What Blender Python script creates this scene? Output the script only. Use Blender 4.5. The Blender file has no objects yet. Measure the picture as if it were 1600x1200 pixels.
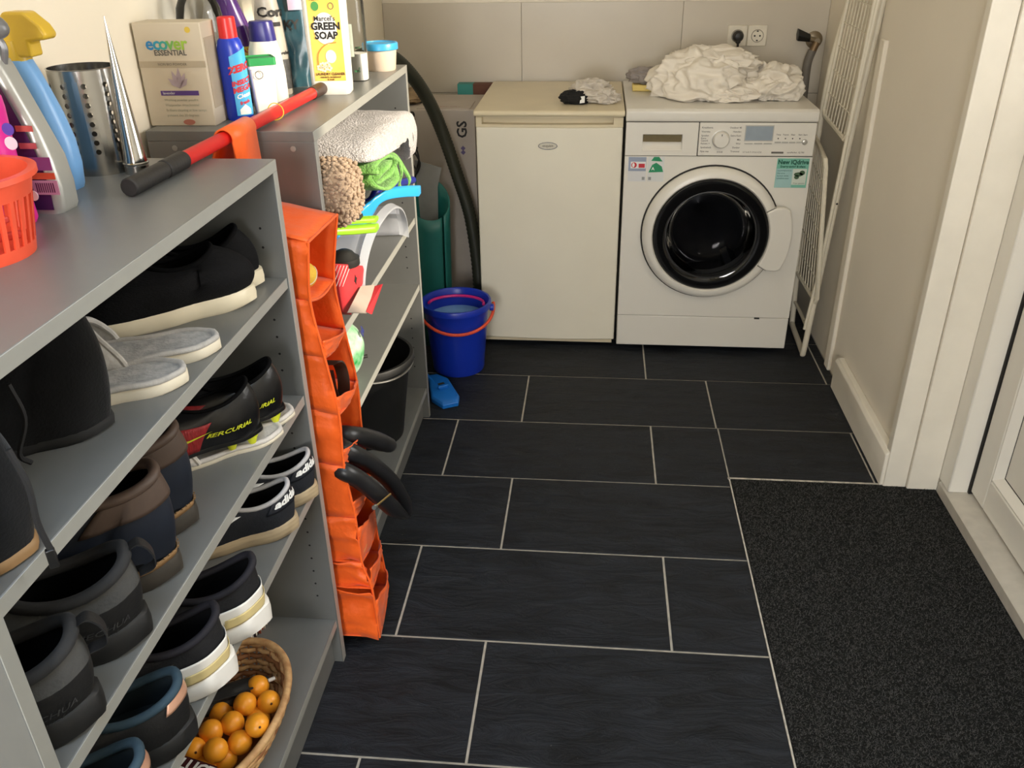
import bpy, bmesh, math, random
from mathutils import Vector, Matrix, Euler, noise
from math import sin, cos, pi, sqrt, atan2

random.seed(7)
S = bpy.context.scene
COL = S.collection

# ------------------------------------------------------------------ camera
CAM = Vector((-0.39553, -2.63858, 1.37181))
FPX = 1349.12
_p, _y, _r = 0.488124, -0.0997663, -0.0162293
_F = Vector((sin(_y)*cos(_p), cos(_y)*cos(_p), -sin(_p)))
_R0 = Vector((cos(_y), -sin(_y), 0)); _U0 = _R0.cross(_F)
_R = _R0*cos(_r) + _U0*sin(_r); _U = -_R0*sin(_r) + _U0*cos(_r)
cd = bpy.data.cameras.new('camera'); cam = bpy.data.objects.new('camera', cd); COL.objects.link(cam)
cd.sensor_fit = 'HORIZONTAL'; cd.sensor_width = 36.0; cd.lens = FPX*36.0/1600.0
cd.clip_start = 0.02
m3 = Matrix((_R, _U, -_F)).transposed()
cam.matrix_world = Matrix.Translation(CAM) @ m3.to_4x4()
S.camera = cam

# ------------------------------------------------------------------ light and exposure
S.view_settings.view_transform = 'Standard'
S.view_settings.look = 'None'
S.view_settings.gamma = 1.0
S.view_settings.use_curve_mapping = False
S.view_settings.exposure = 0.0
W = bpy.data.worlds.new('sky'); S.world = W; W.use_nodes = True
W.node_tree.nodes['Background'].inputs[0].default_value = (0.62, 0.78, 1.0, 1)
W.node_tree.nodes['Background'].inputs[1].default_value = 1.0

def area(name, loc, target, sx, sy, power, color, spread=pi):
    l = bpy.data.lights.new(name, 'AREA'); l.shape = 'RECTANGLE'; l.size = sx; l.size_y = sy
    l.energy = power; l.color = color
    o = bpy.data.objects.new(name, l); COL.objects.link(o); o.location = loc
    o.rotation_euler = (Vector(target)-Vector(loc)).to_track_quat('-Z', 'Y').to_euler()
    l.spread = spread
    return o
# daylight through the glazed upper half of the door in the right wall
area('door_daylight', (0.668, -1.175, 1.45), (-0.6, -1.10, 1.30), 0.83, 1.02, 23.0, (1.0, 0.96, 0.89))
# added blue fill for the near floor, above an unseen, invented rooflight
area('added_rooflight_fill', (-0.40, -2.75, 2.62), (-0.40, -2.75, 0.0), 0.95, 0.95, 30.0, (0.66, 0.82, 1.0))
# added fill for the appliance fronts, outside an unseen window placed for it
area('added_window_fill', (-0.66, -5.34, 1.50), (-0.50, 0.2, 0.70), 0.80, 1.15, 84.0, (1.0, 0.98, 0.95))
# low sun slanting in through the door glass
sl = bpy.data.lights.new('sun', 'SUN'); sl.energy = 6.0; sl.angle = 0.03; sl.color = (1.0, 0.86, 0.66)
sun = bpy.data.objects.new('sun', sl); COL.objects.link(sun)
sun.rotation_euler = Vector((-1.0, 0.32, -0.40)).to_track_quat('-Z', 'Y').to_euler()

# ------------------------------------------------------------------ helpers
def at(px, py, ax, v):
    d = _F + _R*((px-800)/FPX) - _U*((py-600)/FPX)
    i = 'xyz'.index(ax); t = (v-CAM[i])/d[i]
    return CAM + d*t

def lin(c):
    c = c/255.0
    return c/12.92 if c <= 0.04045 else ((c+0.055)/1.055)**2.4
def rgb(r, g, b): return (lin(r), lin(g), lin(b), 1)

MATS = {}
def mat(name, c=(200, 200, 200), rough=0.5, metal=0.0, var=0.06, vscale=25.0, bump=0.0, bscale=120.0,
        stretch=None, spec=0.5, trans=0.0, coat=0.0, sheen=0.0, c2=None, sss=0.0, bdist=0.002, alpha=1.0):
    if name in MATS: return MATS[name]
    m = bpy.data.materials.new(name); m.use_nodes = True; N = m.node_tree.nodes; L = m.node_tree.links
    b = N['Principled BSDF']; b.inputs['Roughness'].default_value = rough; b.inputs['Metallic'].default_value = metal
    b.inputs['Specular IOR Level'].default_value = spec
    if trans: b.inputs['Transmission Weight'].default_value = trans
    if coat: b.inputs['Coat Weight'].default_value = coat; b.inputs['Coat Roughness'].default_value = 0.08
    if sheen: b.inputs['Sheen Weight'].default_value = sheen; b.inputs['Sheen Roughness'].default_value = 0.5
    if sss: b.inputs['Subsurface Weight'].default_value = sss; b.inputs['Subsurface Radius'].default_value = (.01, .01, .01)
    if alpha < 1: b.inputs['Alpha'].default_value = alpha
    tc = N.new('ShaderNodeTexCoord'); mp = N.new('ShaderNodeMapping'); L.new(tc.outputs['Object'], mp.inputs[0])
    if stretch: mp.inputs['Scale'].default_value = stretch
    nz = N.new('ShaderNodeTexNoise'); nz.inputs['Scale'].default_value = vscale; nz.inputs['Detail'].default_value = 5
    L.new(mp.outputs[0], nz.inputs['Vector'])
    cr = N.new('ShaderNodeValToRGB'); L.new(nz.outputs[0], cr.inputs[0])
    a = rgb(*c)
    if c2: q = rgb(*c2); a0 = a
    else:
        a0 = tuple(max(0, x*(1-var)) for x in a[:3])+(1,); q = tuple(min(1, x*(1+var)) for x in a[:3])+(1,)
    cr.color_ramp.elements[0].position = 0.33; cr.color_ramp.elements[1].position = 0.67
    cr.color_ramp.elements[0].color = a0; cr.color_ramp.elements[1].color = q
    L.new(cr.outputs[0], b.inputs['Base Color'])
    if bump:
        n2 = N.new('ShaderNodeTexNoise'); n2.inputs['Scale'].default_value = bscale; n2.inputs['Detail'].default_value = 4
        L.new(mp.outputs[0], n2.inputs['Vector'])
        bp = N.new('ShaderNodeBump'); bp.inputs['Strength'].default_value = bump; bp.inputs['Distance'].default_value = bdist
        L.new(n2.outputs[0], bp.inputs['Height']); L.new(bp.outputs[0], b.inputs['Normal'])
    MATS[name] = m
    return m

def pane_mat(name, tint=(1, 1, 1), ior=1.5, rough=0.02):
    """thin clear sheet: straight-through transparency with a fresnel reflection"""
    if name in MATS: return MATS[name]
    m = bpy.data.materials.new(name); m.use_nodes = True; N = m.node_tree.nodes; L = m.node_tree.links
    N.remove(N['Principled BSDF']); out = N['Material Output']
    t = N.new('ShaderNodeBsdfTransparent'); t.inputs[0].default_value = (*tint, 1)
    g = N.new('ShaderNodeBsdfGlossy'); g.inputs['Roughness'].default_value = rough
    f = N.new('ShaderNodeFresnel'); f.inputs[0].default_value = ior
    mx = N.new('ShaderNodeMixShader')
    L.new(f.outputs[0], mx.inputs[0]); L.new(t.outputs[0], mx.inputs[1]); L.new(g.outputs[0], mx.inputs[2])
    L.new(mx.outputs[0], out.inputs[0])
    MATS[name] = m
    return m

def milky_mat(name, c, see=0.5, rough=0.3):
    """translucent plastic: part see-through, part scattering"""
    if name in MATS: return MATS[name]
    m = bpy.data.materials.new(name); m.use_nodes = True; N = m.node_tree.nodes; L = m.node_tree.links
    b = N['Principled BSDF']; out = N['Material Output']
    b.inputs['Base Color'].default_value = rgb(*c); b.inputs['Roughness'].default_value = rough
    b.inputs['Subsurface Weight'].default_value = 0.0
    t = N.new('ShaderNodeBsdfTransparent'); t.inputs[0].default_value = (1, 1, 1, 1)
    mx = N.new('ShaderNodeMixShader'); mx.inputs[0].default_value = see
    L.new(b.outputs[0], mx.inputs[1]); L.new(t.outputs[0], mx.inputs[2]); L.new(mx.outputs[0], out.inputs[0])
    MATS[name] = m
    return m

class MB:
    def __init__(s): s.v = []; s.f = []
    def add(s, vs, fs):
        o = len(s.v); s.v += [Vector(p) for p in vs]; s.f += [[i+o for i in f] for f in fs]; return s
    def box(s, x0, x1, y0, y1, z0, z1, M=None):
        vs = [Vector((x, y, z)) for z in (z0, z1) for y in (y0, y1) for x in (x0, x1)]
        if M: vs = [M @ p for p in vs]
        return s.add(vs, [(0, 2, 3, 1), (4, 5, 7, 6), (0, 1, 5, 4), (2, 6, 7, 3), (0, 4, 6, 2), (1, 3, 7, 5)])
    def loft(s, rings, cap0=True, cap1=True, closed=True):
        n = len(rings[0]); o = len(s.v)
        for r in rings: s.v += [Vector(p) for p in r]
        k = n if closed else n-1
        for i in range(len(rings)-1):
            for j in range(k):
                a = o+i*n+j; b = o+i*n+(j+1) % n
                s.f.append([a, b, b+n, a+n])
        if cap0: s.f.append([o+j for j in range(n)][::-1])
        if cap1: s.f.append([o+(len(rings)-1)*n+j for j in range(n)])
        return s
    def lathe(s, prof, n=32, c=(0, 0, 0), cap0=True, cap1=True, sy=1.0, axis='z'):
        rings = []
        for r, z in prof:
            ring = []
            for j in range(n):
                a = 2*pi*j/n
                p = Vector((r*cos(a), r*sy*sin(a), z))
                if axis == 'y': p = Vector((p.x, -p.z, p.y))    # profile height runs to -y
                if axis == 'x': p = Vector((p.z, p.x, p.y))
                ring.append(p+Vector(c))
            rings.append(ring)
        return s.loft(rings, cap0, cap1)
    def tube(s, pts, r, n=8, closed=False, cap=True):
        pts = [Vector(p) for p in pts]; m = len(pts); rings = []
        rs = r if isinstance(r, (list, tuple)) else [r]*m
        up = Vector((0, 0, 1)); prev = None
        for i, p in enumerate(pts):
            if closed: t = pts[(i+1) % m]-pts[i-1]
            else: t = pts[min(i+1, m-1)]-pts[max(i-1, 0)]
            t = t.normalized() if t.length > 1e-9 else Vector((0, 0, 1))
            if prev is None:
                a = up if abs(t.z) < .9 else Vector((1, 0, 0)); u = t.cross(a).normalized()
            else:
                u = (prev - t*prev.dot(t)); u = u.normalized() if u.length > 1e-6 else t.orthogonal().normalized()
            prev = u; w = t.cross(u)
            rings.append([p+(u*cos(2*pi*j/n)+w*sin(2*pi*j/n))*rs[i] for j in range(n)])
        if closed: rings.append(rings[0]); cap = False
        return s.loft(rings, cap, cap)
    def prism(s, outline, a0, a1, axis='y'):
        """outline of 2D points in the plane across `axis`, extruded from a0 to a1"""
        def P(u, v, a): return {'y': (u, a, v), 'x': (a, u, v), 'z': (u, v, a)}[axis]
        return s.loft([[P(u, v, a0) for u, v in outline], [P(u, v, a1) for u, v in outline]])
    def sphere(s, c, r, n=16, m=10, sc=(1, 1, 1)):
        rings = []
        for i in range(m+1):
            t = pi*i/m; rr = max(sin(t), 1e-3)
            rings.append([Vector(c)+Vector((rr*cos(2*pi*j/n)*sc[0], rr*sin(2*pi*j/n)*sc[1], -cos(t)*sc[2]))*r for j in range(n)])
        return s.loft(rings, True, True)
    def grid(s, fn, nu, nv, closeu=False):
        o = len(s.v); 
        for j in range(nv+1):
            for i in range(nu if closeu else nu+1): s.v.append(Vector(fn(i/nu, j/nv)))
        w = nu if closeu else nu+1
        for j in range(nv):
            for i in range(nu):
                a = o+j*w+i; b = o+j*w+(i+1) % w
                s.f.append([a, b, b+w, a+w])
        return s
    def ico(s, fn, sub):
        bm = bmesh.new(); bmesh.ops.create_icosphere(bm, subdivisions=sub, radius=1.0); bm.verts.ensure_lookup_table()
        vs = [Vector(fn(v.co)) for v in bm.verts]; fs = [[v.index for v in f.verts] for f in bm.faces]; bm.free()
        return s.add(vs, fs)
    def map(s, fn): s.v = [Vector(fn(p)) for p in s.v]; return s
    def build(s, name, m, parent=None, smooth=True, ang=40, bevel=0.0, seg=2, solid=0.0, sub=0, off=None):
        me = bpy.data.meshes.new(name)
        vs = s.v
        if off is not None: o_ = Vector(off); vs = [p-o_ for p in vs]
        me.from_pydata([tuple(p) for p in vs], [], s.f); me.update()
        bm = bmesh.new(); bm.from_mesh(me); bmesh.ops.recalc_face_normals(bm, faces=bm.faces); bm.to_mesh(me); bm.free()
        if smooth:
            me.shade_smooth(); me.set_sharp_from_angle(angle=math.radians(ang))
        if isinstance(m, (list, tuple)): 
            for k in m: me.materials.append(k)
        else: me.materials.append(m)
        o = bpy.data.objects.new(name, me); COL.objects.link(o)
        if parent: o.parent = parent
        if solid:
            q = o.modifiers.new('solid', 'SOLIDIFY'); q.thickness = solid; q.offset = 0
        if bevel:
            q = o.modifiers.new('bevel', 'BEVEL'); q.width = bevel; q.segments = seg; q.limit_method = 'ANGLE'; q.angle_limit = math.radians(35)
            q.harden_normals = False
        if sub:
            q = o.modifiers.new('sub', 'SUBSURF'); q.levels = sub; q.render_levels = sub
        return o

def tag(o, label=None, cat=None, group=None, kind=None):
    if label: o['label'] = label
    if cat: o['category'] = cat
    if group: o['group'] = group
    if kind: o['kind'] = kind
    return o
def thing(name, label, cat, loc=(0, 0, 0), rz=0.0, group=None):
    o = bpy.data.objects.new(name, None); COL.objects.link(o); o.empty_display_size = 0.05
    o.location = loc; o.rotation_euler = (0, 0, rz)
    return tag(o, label, cat, group)
def struct(o): o['kind'] = 'structure'; return o
def copy_tree(o, parent=None):
    c = o.copy(); COL.objects.link(c); c.parent = parent
    for ch in [k for k in bpy.data.objects if k.parent == o]: copy_tree(ch, c)
    return c

def text_mb(txt, size=1.0, bold=0.0, align='CENTER', shear=0.0, res=2, space=1.0):
    cu = bpy.data.curves.new('lettering', 'FONT'); cu.body = txt; cu.size = size; cu.align_x = align; cu.align_y = 'CENTER'
    cu.offset = bold; cu.shear = shear; cu.resolution_u = res; cu.space_character = space
    ob = bpy.data.objects.new('lettering', cu); COL.objects.link(ob)
    me = bpy.data.meshes.new_from_object(ob.evaluated_get(bpy.context.evaluated_depsgraph_get()))
    mb = MB(); mb.add([v.co.copy() for v in me.vertices], [list(p.vertices) for p in me.polygons])
    bpy.data.objects.remove(ob); bpy.data.curves.remove(cu); bpy.data.meshes.remove(me)
    return mb
def text_on(name, txt, size, org, ux, uy, m, parent, bold=0.0, align='CENTER', shear=0.0, off=None, space=1.0, wide=1.0):
    """flat lettering with its origin, reading direction ux and up direction uy"""
    mb = text_mb(txt, size, bold, align, shear, space=space)
    o_ = Vector(org); ux = Vector(ux).normalized()*wide; uy = Vector(uy).normalized()
    mb.map(lambda p: o_+ux*p.x+uy*p.y)
    return mb.build(name, m, parent, smooth=False, off=off)
def rect_on(name, w, h, org, ux, uy, m, parent, t=0.0004, off=None):
    o_ = Vector(org); ux = Vector(ux).normalized(); uy = Vector(uy).normalized(); n = ux.cross(uy)
    mb = MB().box(-w/2, w/2, -h/2, h/2, -t, t)
    mb.map(lambda p: o_+ux*p.x+uy*p.y+n*p.z)
    return mb.build(name, m, parent, smooth=False, off=off)
def disc_on(name, w, h, org, ux, uy, m, parent, t=0.0004, off=None, n=28):
    o_ = Vector(org); ux = Vector(ux).normalized(); uy = Vector(uy).normalized(); k = ux.cross(uy)
    ol = [(w/2*cos(2*pi*i/n), h/2*sin(2*pi*i/n)) for i in range(n)]
    mb = MB().prism(ol, -t, t, 'z'); mb.map(lambda p: o_+ux*p.x+uy*p.y+k*p.z)
    return mb.build(name, m, parent, smooth=False, off=off)
def smoothpath(pts, n=8):
    """Catmull-Rom through the points"""
    P = [Vector(p) for p in pts]; P = [P[0]*2-P[1]]+P+[P[-1]*2-P[-2]]; out = []
    for i in range(1, len(P)-2):
        for k in range(n):
            t = k/n; a, b, c, d = P[i-1:i+3]
            out.append(0.5*((2*b)+(c-a)*t+(2*a-5*b+4*c-d)*t*t+(3*b-a-3*c+d)*t*t*t))
    out.append(P[-2]); return out
def nz(p, f=1.0, o=0.0): return noise.noise(Vector(p)*f+Vector((o, o*1.7, -o)))
# ------------------------------------------------------------------ setting
XL, XR, YB, YF, ZC = -1.215, 0.435, 0.85, -5.20, 2.45
D = 0.31371
m_wall = mat('wall_paint', (236, 228, 212), 0.85, var=0.015, vscale=4, bump=0.15, bscale=60)
m_cream = mat('cream_wall_paint', (244, 234, 212), 0.85, var=0.015, vscale=4, bump=0.15, bscale=60)
m_wtile = mat('wall_tile_white', (202, 193, 177), 0.3, var=0.02, vscale=6)
m_grout = mat('floor_grout', (176, 170, 158), 0.9, var=0.15, vscale=40)
m_upvc = mat('white_upvc', (238, 234, 224), 0.35, var=0.015, vscale=8)
m_upvc2 = mat('white_paint_gloss', (238, 232, 218), 0.45, var=0.03, vscale=12, bump=0.1, bscale=30)
m_gasket = mat('black_gasket', (28, 26, 24), 0.8)

# slate tiles: dark blue grey, riven
def slate():
    m = bpy.data.materials.new('slate_tile'); m.use_nodes = True; N = m.node_tree.nodes; L = m.node_tree.links
    b = N['Principled BSDF']
    tc = N.new('ShaderNodeTexCoord'); oi = N.new('ShaderNodeObjectInfo')
    ad = N.new('ShaderNodeVectorMath'); ad.operation = 'MULTIPLY_ADD'
    L.new(oi.outputs['Random'], ad.inputs[0]); ad.inputs[1].default_value = (17, 23, 5); L.new(tc.outputs['Object'], ad.inputs[2])
    mp = N.new('ShaderNodeMapping'); mp.inputs['Scale'].default_value = (1.0, 3.2, 1); L.new(ad.outputs[0], mp.inputs[0])
    n1 = N.new('ShaderNodeTexNoise'); n1.inputs['Scale'].default_value = 8; n1.inputs['Detail'].default_value = 10; n1.inputs['Roughness'].default_value = .68
    n1.inputs['Distortion'].default_value = .7
    L.new(mp.outputs[0], n1.inputs['Vector'])
    cr = N.new('ShaderNodeValToRGB'); cr.color_ramp.elements[0].position = .3; cr.color_ramp.elements[1].position = .75
    cr.color_ramp.elements[0].color = rgb(18, 20, 23); cr.color_ramp.elements[1].color = rgb(46, 50, 57)
    L.new(n1.outputs[0], cr.inputs[0])
    # scattered dust specks and scuffs
    n3 = N.new('ShaderNodeTexNoise'); n3.inputs['Scale'].default_value = 160; n3.inputs['Detail'].default_value = 2; L.new(ad.outputs[0], n3.inputs['Vector'])
    c3 = N.new('ShaderNodeValToRGB'); c3.color_ramp.elements[0].position = .755; c3.color_ramp.elements[1].position = .79
    L.new(n3.outputs[0], c3.inputs[0])
    mx = N.new('ShaderNodeMix'); mx.data_type = 'RGBA'; L.new(c3.outputs[0], mx.inputs[0]); L.new(cr.outputs[0], mx.inputs[6]); mx.inputs[7].default_value = rgb(120, 118, 112)
    L.new(mx.outputs[2], b.inputs['Base Color'])
    r = N.new('ShaderNodeMapRange'); r.inputs[3].default_value = .34; r.inputs[4].default_value = .62; L.new(n1.outputs[0], r.inputs[0]); L.new(r.outputs[0], b.inputs['Roughness'])
    bp = N.new('ShaderNodeBump'); bp.inputs['Strength'].default_value = .9; bp.inputs['Distance'].default_value = .014
    L.new(n1.outputs[0], bp.inputs['Height']); L.new(bp.outputs[0], b.inputs['Normal'])
    b.inputs['Specular IOR Level'].default_value = 0.22
    return m
m_slate = slate()

floor = struct(MB().box(XL-.1, 0.9, YF-.1, YB+.1, -0.08, -0.0025).build('floor', m_grout, smooth=False))
MX0, MY1 = 0.004, -0.585           # door mat well: x > MX0, y < MY1
def tile(x0, x1, y0, y1, z=0.0):
    g = 0.0026
    x0 += g; x1 -= g; y0 += g; y1 -= g
    if x1-x0 < .02 or y1-y0 < .02: return
    cx, cy = (x0+x1)/2, (y0+y1)/2
    w, h = (x1-x0)/2, (y1-y0)/2; b = .0015
    mb = MB().loft([[(-w, -h, -.009), (w, -h, -.009), (w, h, -.009), (-w, h, -.009)], [(-w, -h, -b), (w, -h, -b), (w, h, -b), (-w, h, -b)],
                    [(-w+b, -h+b, 0), (w-b, -h+b, 0), (w-b, h-b, 0), (-w+b, h-b, 0)]])
    o = mb.build('tile', m_slate, floor, smooth=False); o.location = (cx, cy, z)
for r in range(-2, 18):
    y1, y0 = -(r-1)*D, -r*D
    y1 = min(y1, YB); y0 = max(y0, YF)
    if y1-y0 < .02: continue
    st = -0.6 if r % 2 else -0.8
    x = st-0.6
    while x < 0.5:
        a, b = max(x, XL), min(x+.6, XR)
        if b > a:
            if y1 <= MY1:
                if y1 > -1.85: b = MX0+.001 if abs(b) < .01 else min(b, MX0+.001)
                if b > a: tile(a, b, y0, y1, random.uniform(-.0006, .0002))
            elif y0 < MY1:
                if a < MX0-.02: tile(a, MX0+.001 if abs(b) < .01 else min(b, MX0+.001), y0, y1, random.uniform(-.0006, .0002))
                if b > MX0+.02: tile(max(a, MX0), b, MY1, y1)
            else: tile(a, b, y0, y1, random.uniform(-.0006, .0002))
        x += .6
# pale grout bead along the mat well
gb = MB().box(MX0-.0015, MX0+.002, -1.85, MY1, -.006, .001); gb.box(MX0-.004, XR, MY1-.007, MY1+.001, -.006, .001)
gb.build('grout_bead', mat('grout_bead', (196, 190, 178), .9, var=.25, vscale=60), floor, smooth=False)

wl = struct(MB().box(XL-.1, XL, YF, YB+.1, 0, ZC).build('wall_left', m_cream, smooth=False))
wb = struct(MB().box(XL, XR, YB+.008, YB+.1, 0, ZC).build('wall_back', m_wall, smooth=False))
xs_t = [XL, -.687, -.09, XR]; zs_t = [0, .147, .471, .796, 1.120]
for i in range(3):
    for k in range(4):
        g = .0008
        MB().box(xs_t[i]+g, xs_t[i+1]-g, YB-.001, YB+.008, zs_t[k]+g, zs_t[k+1]-g).build('tile', m_wtile, wb, bevel=.001, seg=1)
YD0, YD1 = -1.72, -0.60            # door opening in the right wall
wr = MB().box(XR, XR+.16, YD1+.02, YB+.1, 0, ZC); wr.box(XR, XR+.16, YF, YD0, 0, ZC); wr.box(XR, XR+.16, YD0, YD1, 2.12, ZC)
wr = struct(wr.build('wall_right', m_wall, smooth=False))
# boxed-in pipe running up the right wall
MB().box(XR-.013, XR+.001, .100, .150, 0, 1.065).build('pipe_casing', m_wall, wr, bevel=.004)
m_pane = pane_mat('window_glass')
vx0, vx1, vz0, vz1 = -1.10, -.22, .86, 2.14            # unseen window, added behind the camera to let the fill in
wf = MB().box(XL, vx0, YF-.12, YF, 0, ZC); wf.box(vx1, XR+.16, YF-.12, YF, 0, ZC); wf.box(vx0, vx1, YF-.12, YF, 0, vz0); wf.box(vx0, vx1, YF-.12, YF, vz1, ZC)
struct(wf.build('wall_front', m_wall, smooth=False))
w2 = struct(thing('added_window', None, None, (0, 0, 0))); q = .04
f2 = MB(); f2.box(vx0, vx1, YF-.09, YF-.03, vz0, vz0+q); f2.box(vx0, vx1, YF-.09, YF-.03, vz1-q, vz1); f2.box(vx0, vx0+q, YF-.09, YF-.03, vz0+q, vz1-q); f2.box(vx1-q, vx1, YF-.09, YF-.03, vz0+q, vz1-q)
f2.build('added_window_frame', m_upvc, w2, bevel=.004)
MB().box(vx0+q, vx1-q, YF-.065, YF-.060, vz0+q, vz1-q).build('pane', m_pane, w2, smooth=False)
wx0, wx1, wy0, wy1 = -.90, .10, -3.25, -2.25          # opening of the unseen rooflight added over the near floor
ce = MB(); z0_, z1_ = ZC, ZC+.08
ce.box(XL-.1, XR+.16, YF-.12, wy0, z0_, z1_); ce.box(XL-.1, XR+.16, wy1, YB+.1, z0_, z1_)
ce.box(XL-.1, wx0, wy0, wy1, z0_, z1_); ce.box(wx1, XR+.16, wy0, wy1, z0_, z1_)
struct(ce.build('ceiling', mat('ceiling_paint', (240, 236, 226), .9, var=.01), smooth=False))
wn = struct(thing('added_rooflight', None, None, (0, 0, 0)))
fr = MB(); t = .045
fr.box(wx0, wx1, wy0, wy0+t, ZC+.02, ZC+.10); fr.box(wx0, wx1, wy1-t, wy1, ZC+.02, ZC+.10)
fr.box(wx0, wx0+t, wy0+t, wy1-t, ZC+.02, ZC+.10); fr.box(wx1-t, wx1, wy0+t, wy1-t, ZC+.02, ZC+.10)
fr.build('added_window_frame', m_upvc, wn, bevel=.004)
MB().box(wx0+t, wx1-t, wy0+t, wy1-t, ZC+.06, ZC+.065).build('pane', m_pane, wn, smooth=False)

# baseboard on the right wall
struct(MB().prism([(XR, 0), (XR-.028, 0), (XR-.028, .098), (XR-.020, .108), (XR, .110)], -.594, -.018, 'y').build('baseboard_right', m_upvc2, bevel=.003))
# door casing strips (face the camera)
t1 = MB().box(XR-.019, XR+.0405, -.598, -.570, 0, 2.12)
struct(t1.build('trim_1', m_upvc2, bevel=.002, seg=2))
t2 = MB().box(XR+.0415, XR+.120, -.606, -.575, 0, 2.12)
struct(t2.build('trim_2', m_upvc2, bevel=.002))

# glazed door: frame, sill, leaf with lower panel, glass above
d = struct(thing('door_1', None, None, (0.555, -0.62, 0)))
o0 = (0.555, -0.62, 0)
DX = .600
f = MB(); f.box(.5555, .66, -.668, -.596, .036, 2.12); f.box(.556, .66, YD0, YD0+.048, .036, 2.12); f.box(.556, .66, YD0, -.62, 2.07, 2.12)
f.build('door_frame', m_upvc, d, bevel=.004, off=o0)
MB().prism([(.553, 0), (.553, .030), (.560, .036), (.625, .040), (.66, .040), (.66, 0)], YD0, -.612, 'y').build('threshold', mat('threshold_grey', (196, 190, 178), .5, var=.06, vscale=30), d, off=o0)
LY0, LY1 = YD0+.054, -.676
SW = .078
def rail(y0, y1, z0, z1): return MB().box(DX+.008, DX+.06, y0, y1, z0, z1).build('rail', m_upvc, d, bevel=.004, off=o0)
rail(LY1-SW, LY1, .048, 2.06); rail(LY0, LY0+SW, .048, 2.06)
rail(LY0+SW, LY1-SW, .048, .135); rail(LY0+SW, LY1-SW, .84, .93); rail(LY0+SW, LY1-SW, 1.97, 2.06)
# sloping glazing beads round the panel
bd = MB(); 
def bead(za, zb):
    for (p, q) in (((LY1-SW, za), (LY1-SW, zb)), ((LY0+SW, za), (LY0+SW, zb))):
        s = -1 if p[0] == LY1-SW else 1
        bd.prism([(DX+.010, p[0]), (DX+.010, p[0]+s*.004), (DX+.028, p[0]+s*.020), (DX+.05, p[0]+s*.020), (DX+.05, p[0])], za, zb, 'z')
    for z, s in ((za, 1), (zb, -1)):
        bd.prism([(DX+.010, z), (DX+.010, z+s*.004), (DX+.028, z+s*.020), (DX+.05, z+s*.020), (DX+.05, z)], LY0+SW, LY1-SW, 'y')
bead(.135, .84); bead(.93, 1.97)
bd.build('glazing_bead', m_upvc, d, off=o0)
MB().box(DX+.030, DX+.045, LY0+SW+.01, LY1-SW-.01, .14, .835).build('lower_panel', m_upvc, d, off=o0)
MB().box(DX+.034, DX+.039, LY0+SW+.01, LY1-SW-.01, .935, 1.965).build('pane', m_pane, d, smooth=False, off=o0)
g = MB(); g.box(DX+.004, DX+.04, LY1, LY1+.009, .04, 2.07); g.box(DX+.02, DX+.04, LY0, LY1, .040, .049)
g.box(DX+.029, DX+.0305, LY1-SW-.0215, LY1-SW-.0185, .155, .82)
g.box(DX+.029, DX+.0305, LY0+SW, LY1-SW, .153, .157)
g.build('gasket', m_gasket, d, smooth=False, off=o0)
h = MB(); h.box(DX-.002, DX+.008, LY0+.02, LY0+.052, .98, 1.2); h.tube([(DX, LY0+.036, 1.12), (DX-.045, LY0+.036, 1.12), (DX-.05, LY0+.07, 1.12), (DX-.05, LY0+.15, 1.12)], .009)
h.build('door_handle', mat('brushed_metal', (190, 188, 184), .35, 1.0), d, off=o0)

# door mat sunk in its well
dm = thing('doormat', 'charcoal grey ribbed-pile entrance mat sunk into the floor by the white door', 'mat', (.28, -1.2, 0))
mx1 = .552
m_mat = mat('mat_pile', (18, 18, 18), .95, c2=(34, 34, 33), vscale=220, bump=.8, bscale=260, bdist=.004, spec=.15)
MB().box(MX0+.003, mx1, -1.84, MY1-.008, -.0024, .002).build('backing', m_mat, dm, smooth=False, off=(.28, -1.2, 0))
fb = MB(); rg = random.Random(3)
for i in range(42000):
    x = rg.uniform(MX0+.005, mx1-.003); y = rg.uniform(-1.55, MY1-.01)
    a = rg.uniform(0, 2*pi); l = rg.uniform(.004, .008); w = .0007
    dx, dy = cos(a)*l, sin(a)*l; hz = rg.uniform(.0035, .0062)
    fb.add([(x-w*sin(a), y+w*cos(a), .0018), (x+w*sin(a), y-w*cos(a), .0018), (x+dx, y+dy, hz)], [(0, 1, 2)])
tag(fb.build('pile', mat('mat_fibre', (34, 34, 34), .9, c2=(92, 92, 90), vscale=700, spec=.2), dm, smooth=False, off=(.28, -1.2, 0)), kind='stuff')
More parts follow.
